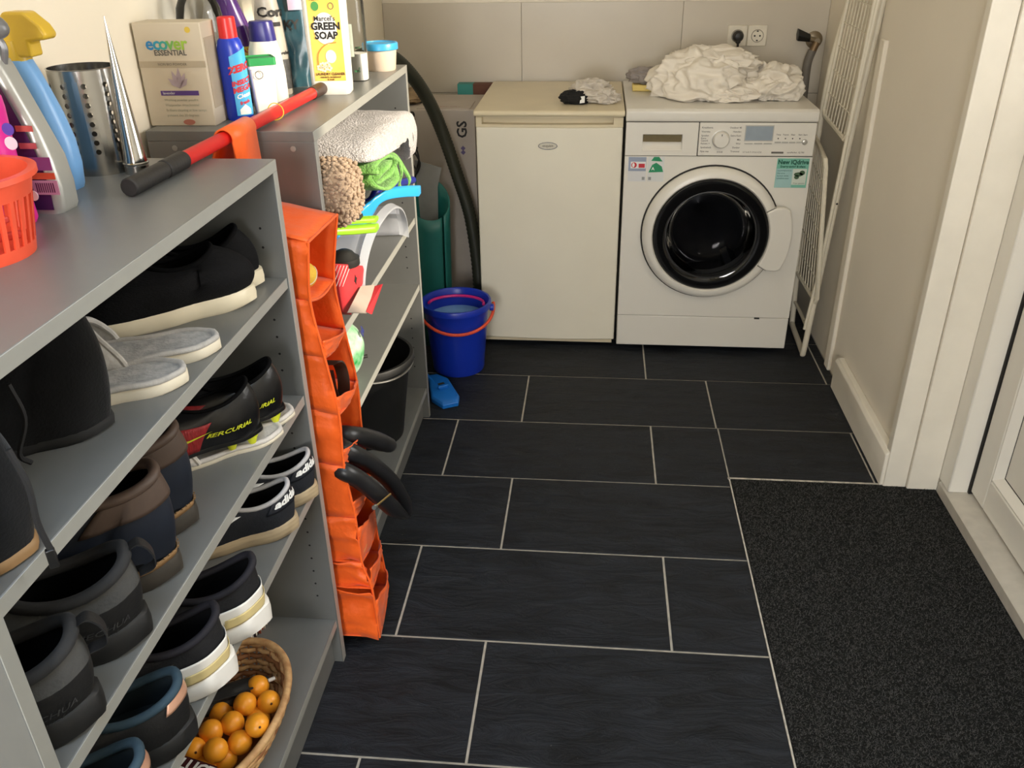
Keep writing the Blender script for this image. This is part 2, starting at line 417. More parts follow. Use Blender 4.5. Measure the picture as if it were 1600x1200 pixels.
# ------------------------------------------------------------------ shelving units
XS, HS, TB = -0.893, 1.055, 0.018
m_mel = mat('grey_melamine', (114, 115, 113), 0.36, var=0.02, vscale=30, spec=.5)
m_edge = mat('pale_grey_edge', (156, 156, 150), 0.4, var=0.02, vscale=30)  # paler grey on board front edges and screw caps
m_hole = mat('peg_hole_dark', (22, 22, 22), .9)
def bookcase(label, y0, y1, shelves):
    xb = XL+.012; org = ((XS+xb)/2, (y0+y1)/2, 0)
    t = thing('shelf_unit', label, 'shelf unit', org)
    e = .0012
    def board(name, x0, x1, a, b, z0, z1):
        o = MB().box(x0, x1-e, a, b, z0, z1).build(name, m_mel, t, bevel=.0008, seg=1, off=org)
        MB().box(x1-e, x1, a, b, z0, z1).build('front_edge', m_edge, o, bevel=.0005, seg=1, off=org)
        return o
    for a, b in ((y0, y0+TB), (y1-TB, y1)): 
        p = board('side_panel', xb, XS, a, b, 0, HS-TB)
        hm = MB(); yy = b+.0002 if a == y0 else a-.0002; s = 1 if a == y0 else -1
        for xx in (XS-.035, xb+.05):
            z = .18
            while z < HS-.1:
                if all(abs(z-q) > .03 for q in shelves): hm.lathe([(.0022, 0), (.0022, .0004)], 8, (xx, yy+(.0004 if s < 0 else 0), z), axis='y')
                z += .032
        tag(hm.build('peg_holes', m_hole, p, smooth=False, off=org), kind='stuff')
        yo = a-.0006 if a == y0 else b+.0014
        for zz in (HS-.03, .1): 
            for xx in (XS-.04, xb+.05): MB().lathe([(.005, 0), (.005, .0012), (.002, .0016)], 12, (xx, yo, zz), axis='y').build('screw_cap', m_edge, p, off=org)
    board('top_board', xb, XS, y0, y1, HS-TB, HS)
    for z in shelves: board('shelf', xb+.006, XS-.003, y0+TB, y1-TB, z-TB, z)
    MB().box(XS-.035, XS-.020, y0+TB, y1-TB, 0, shelves[-1]-TB).build('plinth', m_mel, t, off=org)
    MB().box(xb, xb+.005, y0+.004, y1-.004, .02, HS-.02).build('back_panel', m_mel, t, off=org)
    return t
YA0, YA1, YB0, YB1 = -2.135, -1.322, -1.122, -0.292
ZA = [.864, .643, .455, .118]
ZB = [.868, .650, .450, .106]
bookcase('grey melamine shelf unit full of shoes, nearest the camera', YA0, YA1, ZA)
bookcase('grey melamine shelf unit holding towels and cleaning things, nearest the fridge', YB0, YB1, ZB)

# ------------------------------------------------------------------ fridge
m_fr = mat('fridge_white', (232, 226, 208), .32, var=.02, vscale=5)
m_fry = mat('fridge_yellowed', (218, 205, 174), .36, var=.03, vscale=8)
m_chr = mat('chrome', (200, 198, 194), .18, 1.0, var=.02)
FX0, FX1, FY, FZ = -.792, -.306, .234, .843
og = ((FX0+FX1)/2, .52, 0)
fg = thing('fridge', 'cream white undercounter fridge with yellowed worktop beside the washing machine', 'fridge', og)
MB().box(FX0+.006, FX1-.006, FY+.045, .82, .03, FZ-.022).build('body', m_fr, fg, bevel=.004, off=og)
# worktop with a soft front lip
MB().prism([(FY-.004, FZ-.018), (FY-.006, FZ-.010), (FY-.002, FZ-.001), (FY+.01, FZ), (.822, FZ), (.822, FZ-.02), (FY+.01, FZ-.020)], FX0-.003, FX1+.002, 'x').build('worktop', m_fry, fg, bevel=.003, off=og)
def bow(x):                                     # door skin bulges a little
    u = (x-(FX0+FX1)/2)/((FX1-FX0)/2); return FY+.012*u*u
def skin(z0, z1, dz=0, mm=m_fr, nm='door', y_in=.043, ex=0.0):
    n = 24; rings = []
    ol = []
    for i in range(n+1):
        x = FX0+.002+(FX1-FX0-.004)*i/n; ol.append((x, bow(x)-ex))
    ol += [(FX1-.002, FY+y_in), (FX0+.002, FY+y_in)]
    return MB().loft([[(x, y, z0) for x, y in ol], [(x, y, z1) for x, y in ol]]).build(nm, mm, fg, bevel=.004, off=og)
dr = skin(.030, .788)
# grip strip across the door head: frame round a long recess
gs = MB()
n = 24; hx0, hx1 = FX0+.022, FX1-.034
def strip(xa, xb_, z0, z1, ya=0.0, yb=.043):
    ol = []
    for i in range(n+1):
        x = xa+(xb_-xa)*i/n; ol.append((x, bow(x)+ya))
    ol += [(xb_, FY+yb), (xa, FY+yb)]
    gs.loft([[(x, y, z0) for x, y in ol], [(x, y, z1) for x, y in ol]])
strip(FX0+.002, FX1-.002, .788, .797); strip(FX0+.002, FX1-.002, .819, .824, 0.004)
strip(FX0+.002, hx0, .797, .819); strip(hx1, FX1-.002, .797, .819); strip(hx0, hx1, .797, .819, .032)
gs.build('handle_strip', m_fry, fg, bevel=.0025, off=og)
# oval badge
bc = Vector(((-.584-.52)/2, 0, .730)); by = bow(bc.x)-.0015
def ring_on(name, w, h, w2, h2, c, y, m, par, t=.0015):
    mb = MB(); nn = 32
    R = []
    for (a, b, yy) in ((w, h, y), (w, h, y-t), (w2, h2, y-t), (w2, h2, y)):
        R.append([(c[0]+a*cos(2*pi*i/nn), yy, c[2]+b*sin(2*pi*i/nn)) for i in range(nn)])
    mb.loft(R+[R[0]], False, False)
    return mb.build(name, m, par, off=og)
ring_on('badge_rim', .032, .0125, .029, .0100, bc, by+.0015, m_chr, dr)
disc_on('badge', .058, .020, (bc.x, by+.0008, bc.z), (1, 0, 0), (0, 0, 1), mat('badge_silver', (206, 200, 184), .4, .2), dr, off=og)
text_on('lettering', 'exquisit', .0115, (bc.x, by-.0003, bc.z+.0005), (1, 0, 0), (0, 0, 1), mat('badge_letter', (120, 114, 100), .5), dr, bold=.0002, off=og)
ft = MB()
for x in (FX0+.04, FX1-.04): ft.lathe([(.018, 0), (.018, .012), (.012, .03)], 16, (x, FY+.08, 0))
ft.build('foot', mat('dark_plastic', (34, 33, 31), .6), fg, off=og)
MB().box(FX0+.01, FX1-.01, FY+.02, FY+.05, .014, .032).build('base_strip', m_fry, fg, off=og)

# ------------------------------------------------------------------ washing machine
m_wm = mat('washer_white', (226, 222, 212), .30, var=.012, vscale=5)
m_sil = mat('washer_silver', (190, 188, 182), .32, .55, var=.02)
m_gap = mat('seam_dark', (40, 38, 36), .8)
m_ink = mat('printed_grey', (92, 88, 82), .6)
WX0, WX1, WY = -.299, .299, .226
ow = (0, .52, 0)
wm = thing('washing_machine', 'white front-loading washing machine with black porthole door', 'washing machine', ow)
DCX, DCZ = -.004, .444
# shell with a round hole in the front
sh = MB(); NN = 64; rh = .186
z0, z1 = .139, .701
circ = [(DCX+rh*cos(2*pi*i/NN), DCZ+rh*sin(2*pi*i/NN)) for i in range(NN)]
def rectpt(a):
    c, s_ = cos(a), sin(a); ks = []
    if c > 1e-9: ks.append((WX1-DCX)/c)
    if c < -1e-9: ks.append((WX0-DCX)/c)
    if s_ > 1e-9: ks.append((z1-DCZ)/s_)
    if s_ < -1e-9: ks.append((z0-DCZ)/s_)
    k = min(ks); return (DCX+c*k, DCZ+s_*k)
angs = [2*pi*i/NN for i in range(NN)]
for cx, cz in ((WX0, z0), (WX1, z0), (WX0, z1), (WX1, z1)):        # snap the nearest rays to the corners
    a = atan2(cz-DCZ, cx-DCX) % (2*pi); k = min(range(NN), key=lambda i: abs(angs[i]-a)); angs[k] = a
outer = [rectpt(a) for a in angs]; circ = [(DCX+rh*cos(a), DCZ+rh*sin(a)) for a in angs]
sh.loft([[(x, WY, z) for x, z in circ], [(x, WY, z) for x, z in outer], [(x, WY+.02, z) for x, z in outer]], False, False)
sh.loft([[(x, WY, z) for x, z in circ], [(x, WY+.06, z) for x, z in circ]], False, False)
sh.build('front_panel', m_wm, wm, ang=30, off=ow)
bd = MB()
bd.box(WX0, WX0+.012, WY+.02, .80, .02, .81); bd.box(WX1-.012, WX1, WY+.02, .80, .02, .81); bd.box(WX0+.012, WX1-.012, .78, .80, .02, .81)
bd.box(WX0+.012, WX1-.012, WY+.03, .78, .02, .06)
bd.build('body', m_wm, wm, off=ow)
MB().box(WX0, WX1, WY+.001, WY+.03, .020, .1365).build('kick_panel', m_wm, wm, bevel=.003, off=ow)
MB().box(WX0+.004, WX1-.004, WY+.006, WY+.03, .136, .140).build('seam', m_gap, wm, off=ow)
MB().box(.180, .198, WY-.0004, WY+.01, .1325, .1365).build('flap_slot', m_gap, wm, off=ow)
MB().prism([(WY-.003, .812), (WY-.005, .820), (WY-.004, .842), (WY+.006, .850), (.805, .850), (.805, .811), (WY, .811)], WX0-.002, WX1+.002, 'x').build('top_panel', m_wm, wm, bevel=.004, seg=3, off=ow)
MB().box(WX0+.003, WX1-.003, WY+.004, WY+.03, .8085, .812).build('seam', m_gap, wm, off=ow)
# control panel and detergent drawer
cp = MB().box(-.066, WX1, WY-.002, WY+.04, .7035, .8085).build('control_panel', m_wm, wm, bevel=.003, off=ow)
dw = MB(); dx0, dx1, dz0, dz1 = -.245, -.118, .719, .771
dw.box(WX0, dx0, WY-.002, WY+.03, .7035, .8085); dw.box(dx1, -.069, WY-.002, WY+.03, .7035, .8085)
dw.box(dx0, dx1, WY-.002, WY+.03, dz1, .8085); dw.box(dx0, dx1, WY-.002, WY+.03, .7035, dz0)
dw.prism([(WY+.028, dz1), (WY+.02, dz1), (WY+.018, dz0+.02), (WY+.004, dz0+.004), (WY+.004, dz0), (WY+.028, dz0)], dx0, dx1, 'x')
dwo = dw.build('detergent_drawer', m_wm, wm, off=ow)
MB().prism([(WY+.0, dz1-.002), (WY+.016, dz1-.004), (WY+.016, dz1-.024), (WY+.010, dz1-.026)], dx0+.002, dx1-.002, 'x').build('drawer_grip', mat('drawer_chrome', (206, 190, 150), .35, .8), dwo, off=ow)
MB().box(-.0695, -.0655, WY+.003, WY+.03, .7035, .8085).build('seam', m_gap, wm, off=ow)
MB().box(WX0, WX1, WY+.006, WY+.03, .7005, .7040).build('seam', m_gap, wm, off=ow)
yk = WY-.002
dl = MB().lathe([(.0265, 0), (.0265, .006), (.0245, .016), (.022, .019), (.0, .0195)], 40, (.004, yk, .756), axis='y').build('dial', m_wm, cp, off=ow)
ring = MB().lathe([(.0285, 0), (.0285, .0012), (.0270, .0014)], 40, (.004, yk, .756), axis='y', cap1=False).build('dial_ring', m_sil, cp, off=ow)
MB().box(.0028, .0052, yk-.0205, yk-.019, .770, .776).build('pointer', m_ink, dl, off=ow)
F_, Uz = (1, 0, 0), (0, 0, 1)
yt = yk-.0004
def txt(s, size, x, z, al='LEFT', bold=0.0001, m=m_ink, par=cp): return text_on('lettering', s, size, (x, yt, z), F_, Uz, m, par, bold=bold, align=al, off=ow)
for i, s in enumerate(('Kreukherst.', 'Voorwas', 'Spoelen', 'Extra\nCentrif.', 'Katoen +', 'Synthetisch', 'Fijne was')): txt(s, .0075, -.059, .793-i*.0125)
for i, s in enumerate(('Outdoor 40', 'Hemden', 'Extra Kort', 'Mix', 'Wol', 'Donker', 'Trommel')): txt(s, .0075, .066, .793-i*.0125, 'RIGHT')
rect_on('display', .084, .044, (.122, yt, .776), F_, Uz, mat('display_grey', (150, 162, 172), .25, var=.05), cp, off=ow)
rect_on('display_rim', .090, .050, (.122, yt+.0003, .776), F_, Uz, m_sil, cp, off=ow)
for i in range(3): rect_on('button', .025, .004, (.092+i*.030, yt-.0006, .744), F_, Uz, m_sil, cp, t=.0012, off=ow)
for i, s in enumerate(('Temp', 'Toeren', 'Klaar', 'Start')):
    txt(s, .0062, .183+i*.0225, .772, 'CENTER'); disc_on('indicator', .004, .004, (.183+i*.0225, yt, .760), F_, Uz, m_gap, cp, off=ow)
    rect_on('button', .019, .004, (.183+i*.0225, yt-.0006, .748), F_, Uz, m_sil, cp, t=.0012, off=ow)
txt('Start', .0065, .266, .772, 'CENTER')
MB().lathe([(.0085, 0), (.0085, .005), (.006, .0065), (0, .0065)], 24, (.266, yk, .750), axis='y').build('start_button', m_sil, cp, off=ow)
txt('S T A R T / P A U Z E', .0065, .077, .716)
rect_on('nameplate', .038, .0055, (.186, yt, .7155), F_, Uz, m_ink, cp, off=ow)
txt('varioPerfect  iQ 700', .0065, .216, .716)
txt('E14-45', .0065, .004, .716, 'CENTER')
# porthole door: white rim, black glass ring, clear bowl, drum behind
def lat(prof): return MB().lathe(prof, 72, (DCX, WY, DCZ), axis='y', cap0=False, cap1=False)
dd = lat([(.226, -.002), (.226, .012), (.221, .026), (.208, .034), (.196, .035), (.1915, .030), (.1915, .015)]).build('door', m_wm, wm, ang=50, off=ow)
lat([(.231, -.0), (.231, .003), (.2255, .004)]).build('door_gap', m_gap, wm, off=ow)
lat([(.1915, .028), (.186, .033), (.160, .034), (.150, .030)]).build('glass_ring', mat('black_glass', (14, 14, 15), .06, spec=.6), dd, off=ow)
lat([(.152, .030), (.148, .020), (.142, -.01), (.132, -.05), (.118, -.078), (.09, -.092), (.05, -.098), (.001, -.100)]).build('glass_bowl', pane_mat('smoked_glass', (.50, .51, .53), rough=.05, ior=1.16), dd, off=ow)
lat([(.153, .0305), (.149, .031), (.147, .028)]).build('bowl_rim', mat('dark_grey_plastic', (52, 52, 54), .3), dd, off=ow)
# bellows and drum
lat([(.185, -.02), (.176, -.03), (.180, -.045), (.168, -.055), (.172, -.07), (.160, -.08)]).build('door_seal', mat('grey_rubber', (66, 66, 66), .6), wm, off=ow)
drm = MB().lathe([(.160, -.08), (.235, -.085), (.235, -.36), (.05, -.37), (.001, -.36)], 48, (DCX, WY, DCZ), axis='y', cap0=False, cap1=False)
drum = drm.build('drum', mat('drum_steel', (58, 58, 60), .38, .9, var=.1), wm, off=ow)
for k in range(3):
    a = k*2*pi/3+.5
    M = Matrix.Translation((DCX, 0, DCZ)) @ Matrix.Rotation(a, 4, 'Y')
    pd = MB().prism([(-.03, .235), (-.012, .195), (.012, .195), (.03, .235)], WY+.10, WY+.34, 'y'); pd.map(lambda p: M @ p)
    pd.build('drum_paddle', mat('drum_steel'), drum, off=ow)
# grip: outward flare of the rim on the right side
def arcpt(r, a): return (DCX+r*cos(a), DCZ+r*sin(a))
a0, a1 = math.radians(26), math.radians(-31)
ol = []
nh = 20
inn = [arcpt(.1925, a0+(a1-a0)*i/nh) for i in range(nh+1)]
out = []
for i in range(nh+1):
    u = i/nh; a = a0+(a1-a0)*u
    fl = min(1, min(u, 1-u)/.10)
    out.append(arcpt(.226+.040*fl**.5 if 0 < u < 1 else .228, a))
ring_o = inn+out[::-1]
hm = MB().loft([[(x, WY-.016, z) for x, z in ring_o], [(x, WY-.040, z) for x, z in ring_o]])
hm.build('door_grip', m_wm, dd, bevel=.005, seg=3, off=ow)
gr = MB()
for a in (a0, a1):
    p, q = arcpt(.193, a), arcpt(.228, a)
    gr.tube([(p[0], WY-.0365, p[1]), (q[0], WY-.0335, q[1])], .0014, 6)
gr.build('seam', m_gap, dd, off=ow)
# stickers
def sticker(x0, x1, z0, z1, c, nm='sticker', dy=0.0):
    return rect_on(nm, x1-x0, z1-z0, ((x0+x1)/2, WY-.0008-dy, (z0+z1)/2), F_, Uz, mat(nm+str(c), c, .4, var=.01), wm, t=.0003, off=ow)
sticker(-.287, -.228, .618, .699, (214, 214, 214)); sticker(-.286, -.229, .652, .698, (150, 160, 180), dy=.0005)
sticker(-.279, -.230, .661, .683, (230, 230, 228), dy=.001)
disc_on('sticker_mark', .018, .018, (-.268, WY-.0024, .672), F_, Uz, mat('label_red', (196, 40, 52), .45), wm, off=ow)
rect_on('sticker_mark', .020, .013, (-.243, WY-.0024, .670), F_, Uz, mat('label_red', (196, 40, 52), .45), wm, off=ow)
disc_on('sticker_mark', .008, .014, (-.270, WY-.0030, .672), F_, Uz, mat('label_white', (236, 236, 232), .5), wm, off=ow)
sticker(-.223, -.170, .618, .699, (216, 217, 214))
m_gs = mat('sticker_green', (24, 140, 92), .45)
MB().prism([(-.213, .686), (-.204, .699), (-.188, .699), (-.176, .684)], WY-.0018, WY-.001, 'y').build('sticker_mark', m_gs, wm, smooth=False, off=ow)
MB().prism([(-.220, .648), (-.209, .673), (-.196, .680), (-.178, .668), (-.172, .650)], WY-.0018, WY-.001, 'y').build('sticker_mark', m_gs, wm, smooth=False, off=ow)
text_on('lettering', 'A', .014, (-.206, WY-.0022, .660), F_, Uz, mat('label_white', (236, 236, 232), .5), wm, bold=.0004, off=ow)
for x in (-.236, -.215): rect_on('sticker_mark', .009, .010, (x, WY-.0018, .628), F_, Uz, mat('print_pale', (150, 152, 150), .6), wm, off=ow)
sticker(.190, .291, .602, .697, (120, 186, 166)); sticker(.191, .243, .603, .664, (160, 198, 196), dy=.0005)
sticker(.243, .287, .612, .664, (206, 216, 204), dy=.001)
m_dg = mat('sticker_dark_green', (16, 84, 66), .5)
text_on('lettering', 'New iQdrive', .0195, (.241, WY-.0022, .685), F_, Uz, m_dg, wm, bold=.0007, off=ow, wide=.93)
text_on('lettering', 'Energy-saving & silent', .0095, (.241, WY-.0022, .671), F_, Uz, m_dg, wm, bold=.0003, off=ow, wide=.95)
for i, s in enumerate(('Laag energieverbruik', 'Zeer stil en', 'duurzaam dankzij', 'borstelloze motor')): text_on('lettering', s, .0062, (.194, WY-.0024, .658-i*.0085), F_, Uz, m_dg, wm, align='LEFT', off=ow, wide=.85)
mot = MB(); 
for (x, z, w, h, a) in ((.262, .646, .030, .014, .3), (.273, .651, .018, .016, .2), (.257, .637, .016, .014, -.5)):
    mot.prism([(x+w/2*cos(2*pi*i/9+a), z+h/2*sin(2*pi*i/9+a)) for i in range(9)], WY-.0026, WY-.0018, 'y')
mot.build('sticker_mark', mat('sticker_moss', (62, 92, 62), .5, var=.3, vscale=200), wm, smooth=False, off=ow)
text_on('lettering', '10 jaar garantie', .006, (.266, WY-.0024, .617), F_, Uz, m_dg, wm, off=ow)
ft = MB()
for x in (WX0+.05, WX1-.05):
    for y in (WY+.06, .74): ft.lathe([(.02, 0), (.02, .008), (.012, .024)], 16, (x, y, 0))
ft.build('foot', mat('dark_plastic'), wm, off=ow)
# ------------------------------------------------------------------ buckets and floor things
def bucket(name, label, c, r0, r1, h, m_out, m_handle, arc, handle_r, lean, lip=.008, hname='handle'):
    t = thing(name, label, 'bucket', c)
    prof = [(.001, .004), (r0-.01, .004), (r0, 0), (r0+.002, .006)]
    for k in range(1, 9): prof.append((r0+(r1-r0)*k/8, h*k/8-.004))
    prof += [(r1+.002, h-.022), (r1+lip, h-.020), (r1+lip, h-.003), (r1+lip-.002, h), (r1, h), (r1-.003, h-.004)]
    for k in range(7, -1, -1): prof.append((r0-.003+(r1-r0)*k/8, .006+h*k/8*.97))
    prof.append((.001, .006))
    MB().lathe(prof, 56, cap0=False, cap1=False).build('body', m_out, t, ang=50)
    return t
m_blue = mat('blue_plastic', (22, 52, 176), .32, var=.03, vscale=12, sss=.0)
m_pink = mat('pink_plastic', (214, 40, 130), .35)
m_coral = mat('coral_plastic', (236, 88, 58), .38)
bc = (-.852, .055, 0)
bk = bucket('bucket', 'blue plastic bucket with pink and orange handles standing before the fridge', bc, .088, .112, .252, m_blue, None, 0, 0, 0)
# a coral bail folded down at the front and a pink one at the back
def bail(nm, m, side, drop, r=.006, tilt=0.0, zs=.228, rad=.124):
    pts = []
    for i in range(33):
        a = pi*i/32
        x = rad*cos(a); y = -side*rad*sin(a)*cos(drop); z = zs-rad*sin(a)*sin(drop)
        pts.append((x*cos(tilt)-y*sin(tilt), x*sin(tilt)+y*cos(tilt), z))
    return MB().tube(pts, r, 8).build(nm, m, bk)
bail('handle', m_coral, 1, .50, .0055, .25, .232, .128)
bail('inner_handle', m_pink, -1, .10, .0050, .0, .238, .094)
for s in (-1, 1):
    MB().lathe([(.012, 0), (.012, .012), (.006, .014)], 16, (s*.116-.007*(1-s), 0, .228), axis='x').build('ear', m_blue, bk)
MB().lathe([(.001, .19), (.1015, .19), (.1015, .191)], 40, cap0=False).build('water', mat('soapy_water', (128, 176, 226), .12, var=.12, vscale=14), bk)
# black bucket on the lowest shelf
m_blk = mat('black_plastic', (20, 21, 22), .58, var=.15, vscale=20, bump=.08, bscale=40)
m_wire = mat('galvanised_wire', (178, 178, 176), .3, .9)
b2c = (-1.010, -.585, ZB[3])
bk2 = bucket('bucket', 'black builders bucket on the lowest shelf beside the towels unit end', b2c, .096, .132, .25, m_blk, None, 0, 0, 0, lip=.010)
bk2['label'] = 'black builders bucket with wire handle on the lowest shelf'
pts = []
for i in range(33):
    a = pi*i/32; pts.append((.137*sin(a)*.97+.004, .139*cos(a), .236-.012*sin(a)+.006*sin(a*2)))
MB().tube(pts, .0036, 8).build('handle', m_wire, bk2)
for s in (-1, 1):
    MB().box(-.016, .016, s*.140-.009, s*.140+.009, .205, .252).build('ear', m_blk, bk2, bevel=.004)
# bright blue dustpan brush head lying on the floor by the shelf end
m_sky = mat('bright_blue_plastic', (26, 118, 214), .35)
fl = thing('floor_scraper', 'bright blue plastic hand tool lying on the tiles by the blue bucket', 'hand tool', (-.87, -.17, 0))
P = [at(*p, 'z', .018) for p in ((668, 585), (682, 583), (700, 590), (718, 618), (716, 627), (692, 632), (674, 621))]
ol = [(p.x+.87, p.y+.17) for p in P]
cx = sum(p[0] for p in ol)/len(ol); cy = sum(p[1] for p in ol)/len(ol)
MB().loft([[(x, y, .0) for x, y in ol], [(x, y, .014) for x, y in ol], [(cx+(x-cx)*.9, cy+(y-cy)*.9, .020) for x, y in ol]]).build('blade', m_sky, fl, bevel=.002)
rg_ = MB(); k0 = Vector((cx, cy, .02))
rg_.box(-.018, .018, -.006, .006, 0, .012, Matrix.Translation(k0) @ Matrix.Rotation(.6, 4, 'Z'))
rg_.build('grip_rib', m_sky, fl, bevel=.003)
MB().box(-.011, .011, -.006, .006, 0, .0008, Matrix.Translation(k0+Vector((-.012, .03, .0005))) @ Matrix.Rotation(.6, 4, 'Z')).build('slot', m_gap, fl)
MB().tube([k0+Vector((-.03, .03, -.008)), k0+Vector((-.075, .10, -.008))], .009, 10).build('handle', m_sky, fl)

# ------------------------------------------------------------------ corner clutter behind the shelf end
m_card = mat('white_carton', (184, 174, 164), .7, var=.04, vscale=10)
m_cin = mat('brown_carton', (150, 112, 78), .8, var=.08, vscale=14)
ob = (-1.0, .60, 0)
gb = thing('cardboard_box', 'tall white cardboard box with sideways black letters beside the fridge', 'box', ob)
MB().box(-1.155, -.822, .46, .77, 0, .803).build('carton', m_card, gb, bevel=.003, off=ob)
m_black = mat('print_black', (24, 22, 22), .6)
text_on('lettering', 'GS', .050, (-.868, .4595, .735), (0, 0, 1), (-1, 0, 0), m_black, gb, bold=.0012, off=ob)
text_on('lettering', 'WINS', .050, (-1.052, .4595, .735), (0, 0, 1), (-1, 0, 0), m_black, gb, bold=.0012, off=ob)
mk = MB(); 
for q in ((.0, .012), (.0, -.012)): mk.prism([(-.868+q[0]+.009*cos(a), .662+q[1]*.6+.009*sin(a)) for a in (0, pi/2, pi, 3*pi/2)], .4585, .4598, 'y')
mk.build('printed_mark', mat('print_violet', (96, 84, 130), .6), gb, smooth=False, off=ob)
MB().box(-1.03, -.84, .47, .62, .803, .806).build('flap', m_card, gb, off=ob)
text_on('lettering', 'KEEP DRY', .02, (-.92, .50, .8065), (1, 0, 0), (0, 1, 0), mat('print_brown', (150, 110, 96), .7), gb, off=ob)
ob2 = (-.87, .80, .0)
tb = thing('storage_box', 'teal and brown box standing against the back wall behind the white carton', 'box', ob2)
MB().box(-.930, -.870, .785, .835, 0, .838).build('end_panel', mat('teal_card', (52, 138, 130), .6), tb, off=ob2)
MB().box(-.870, -.800, .785, .835, 0, .838).build('carton', mat('dark_brown_card', (96, 58, 42), .7), tb, off=ob2)
# paper bag and things on the carton
pb = thing('paper_bundle', 'crumpled brown paper lying on the white carton under the hose', 'paper', (-1.08, .62, .803))
MB().ico(lambda p: (p.x*.065*(1+.35*nz(p, 3)), p.y*.10*(1+.3*nz(p, 3, 4)), max(0.001, .02+p.z*.022*(1+.6*nz(p, 4, 8)))), 4).build('paper', mat('kraft_paper', (150, 128, 98), .85, var=.2, vscale=30), pb, ang=25)
# vacuum hose draped over the corner
m_hose = mat('hose_olive', (50, 52, 42), .45, var=.08)
hp = smoothpath([(-1.13, -.05, 1.01), (-1.09, .06, 1.035), (-1.04, .17, 1.015), (-.998, .27, .945), (-.956, .33, .85), (-.919, .36, .735), (-.876, .37, .585), (-.838, .37, .44), (-.815, .36, .23), (-.815, .33, .06), (-.815, .31, .022)], 26)
hs = thing('vacuum_hose', 'dark olive corrugated vacuum hose arching down between shelf unit and fridge', 'hose', (-.9, .3, 0))
MB().tube(hp, [.0235 if i % 2 else .0205 for i in range(len(hp))], 12).build('corrugated_tube', m_hose, hs, ang=80, off=(-.9, .3, 0))
# teal tub with grey vacuum body, leaning paper sheet, blue bag
ot = (-.975, .215, 0)
tt = thing('laundry_tub', 'tall teal plastic tub in the dark corner behind the shelf unit', 'tub', ot)
mb = MB()
def tubpt(u, v):
    a = -pi*.98+u*pi*1.96+pi/2+.9
    r = .066+.012*v; top = .60-.12*(.5-.5*cos(a-2.0))
    return (ot[0]+r*cos(a), ot[1]+.06+r*.95*sin(a), v*top)
mb.grid(tubpt, 56, 10)
mb.build('wall', mat('teal_plastic', (30, 104, 98), .4, var=.05), tt, solid=.004, off=ot)
MB().lathe([(.065, 0), (.065, .006)], 40, (ot[0], ot[1]+.06, 0)).build('base', mat('teal_plastic'), tt, off=ot)
ov = (-1.03, -.06, 0)
vc = thing('vacuum_cleaner', 'grey upright vacuum cleaner body hidden behind the shelf end panel', 'vacuum', ov)
MB().loft([[(ov[0]+ (.075-.03*abs(k/10-.4))*cos(2*pi*i/28)+.05*(k/10)*0.2, ov[1]+(.085-.03*(k/10))*sin(2*pi*i/28), .03+.50*k/10) for i in range(28)] for k in range(11)]).build('body', mat('grey_green_plastic', (92, 92, 82), .35, var=.06), vc, off=ov)
MB().box(ov[0]-.02, ov[0]+.085, ov[1]-.03, ov[1]+.03, .33, .40).build('latch', mat('dark_plastic'), vc, bevel=.008, off=ov)
for s in (-1, 1): MB().lathe([(.03, -.008), (.03, .008)], 20, (ov[0]+.02, ov[1]+s*.085, .03), axis='y').build('wheel', mat('dark_plastic'), vc, bevel=.003, off=ov)
MB().box(ov[0]-.06, ov[0]+.06, ov[1]-.075, ov[1]+.075, .0, .05).build('floor_head', mat('dark_plastic'), vc, bevel=.012, off=ov)
ops = (-.97, .335, 0)
ps = thing('paper_sheet', 'stiff grey sheet standing up out of the teal tub', 'sheet', ops)
A_, B_ = at(648, 250, 'y', .335), at(690, 262, 'y', .335)
C_, D_ = at(684, 292, 'y', .335), at(648, 300, 'y', .335)
MB().loft([[(p.x, p.y-.0012, p.z) for p in (A_, B_, C_, Vector((C_.x-.02, C_.y, .1)), Vector((D_.x, D_.y, .1)))], [(p.x, p.y+.0012, p.z) for p in (A_, B_, C_, Vector((C_.x-.02, C_.y, .1)), Vector((D_.x, D_.y, .1)))]]).build('sheet', mat('grey_card', (140, 140, 138), .6), ps, smooth=False, off=ops)
obb = (-1.085, .385, .0)
bb_ = thing('carrier_bag', 'dark blue and black crumpled bag stuffed behind the grey sheet', 'bag', obb)
MB().ico(lambda p: (obb[0]+p.x*.06*(1+.35*nz(p, 2.2)), obb[1]+p.y*.04*(1+.3*nz(p, 2.5, 3)), .36+p.z*.34*(1+.12*nz(p, 3, 6))), 4).build('bag', mat('bag_navy', (26, 36, 70), .45, c2=(14, 14, 16), vscale=9), bb_, ang=30, off=obb)
tw = MB()
for k in range(9):
    a = k*1.1; q = Vector((obb[0]+.03+.035*cos(a), obb[1]-.045, .60+.02*sin(a*2)))
    tw.tube(smoothpath([q, q+Vector((.02*cos(a), -.02, .05)), q+Vector((.04*sin(a), -.03, .08+.02*cos(a)))], 4), .0035, 6)
tag(tw.build('cable_ends', mat('dark_plastic'), bb_, off=obb), kind='stuff')

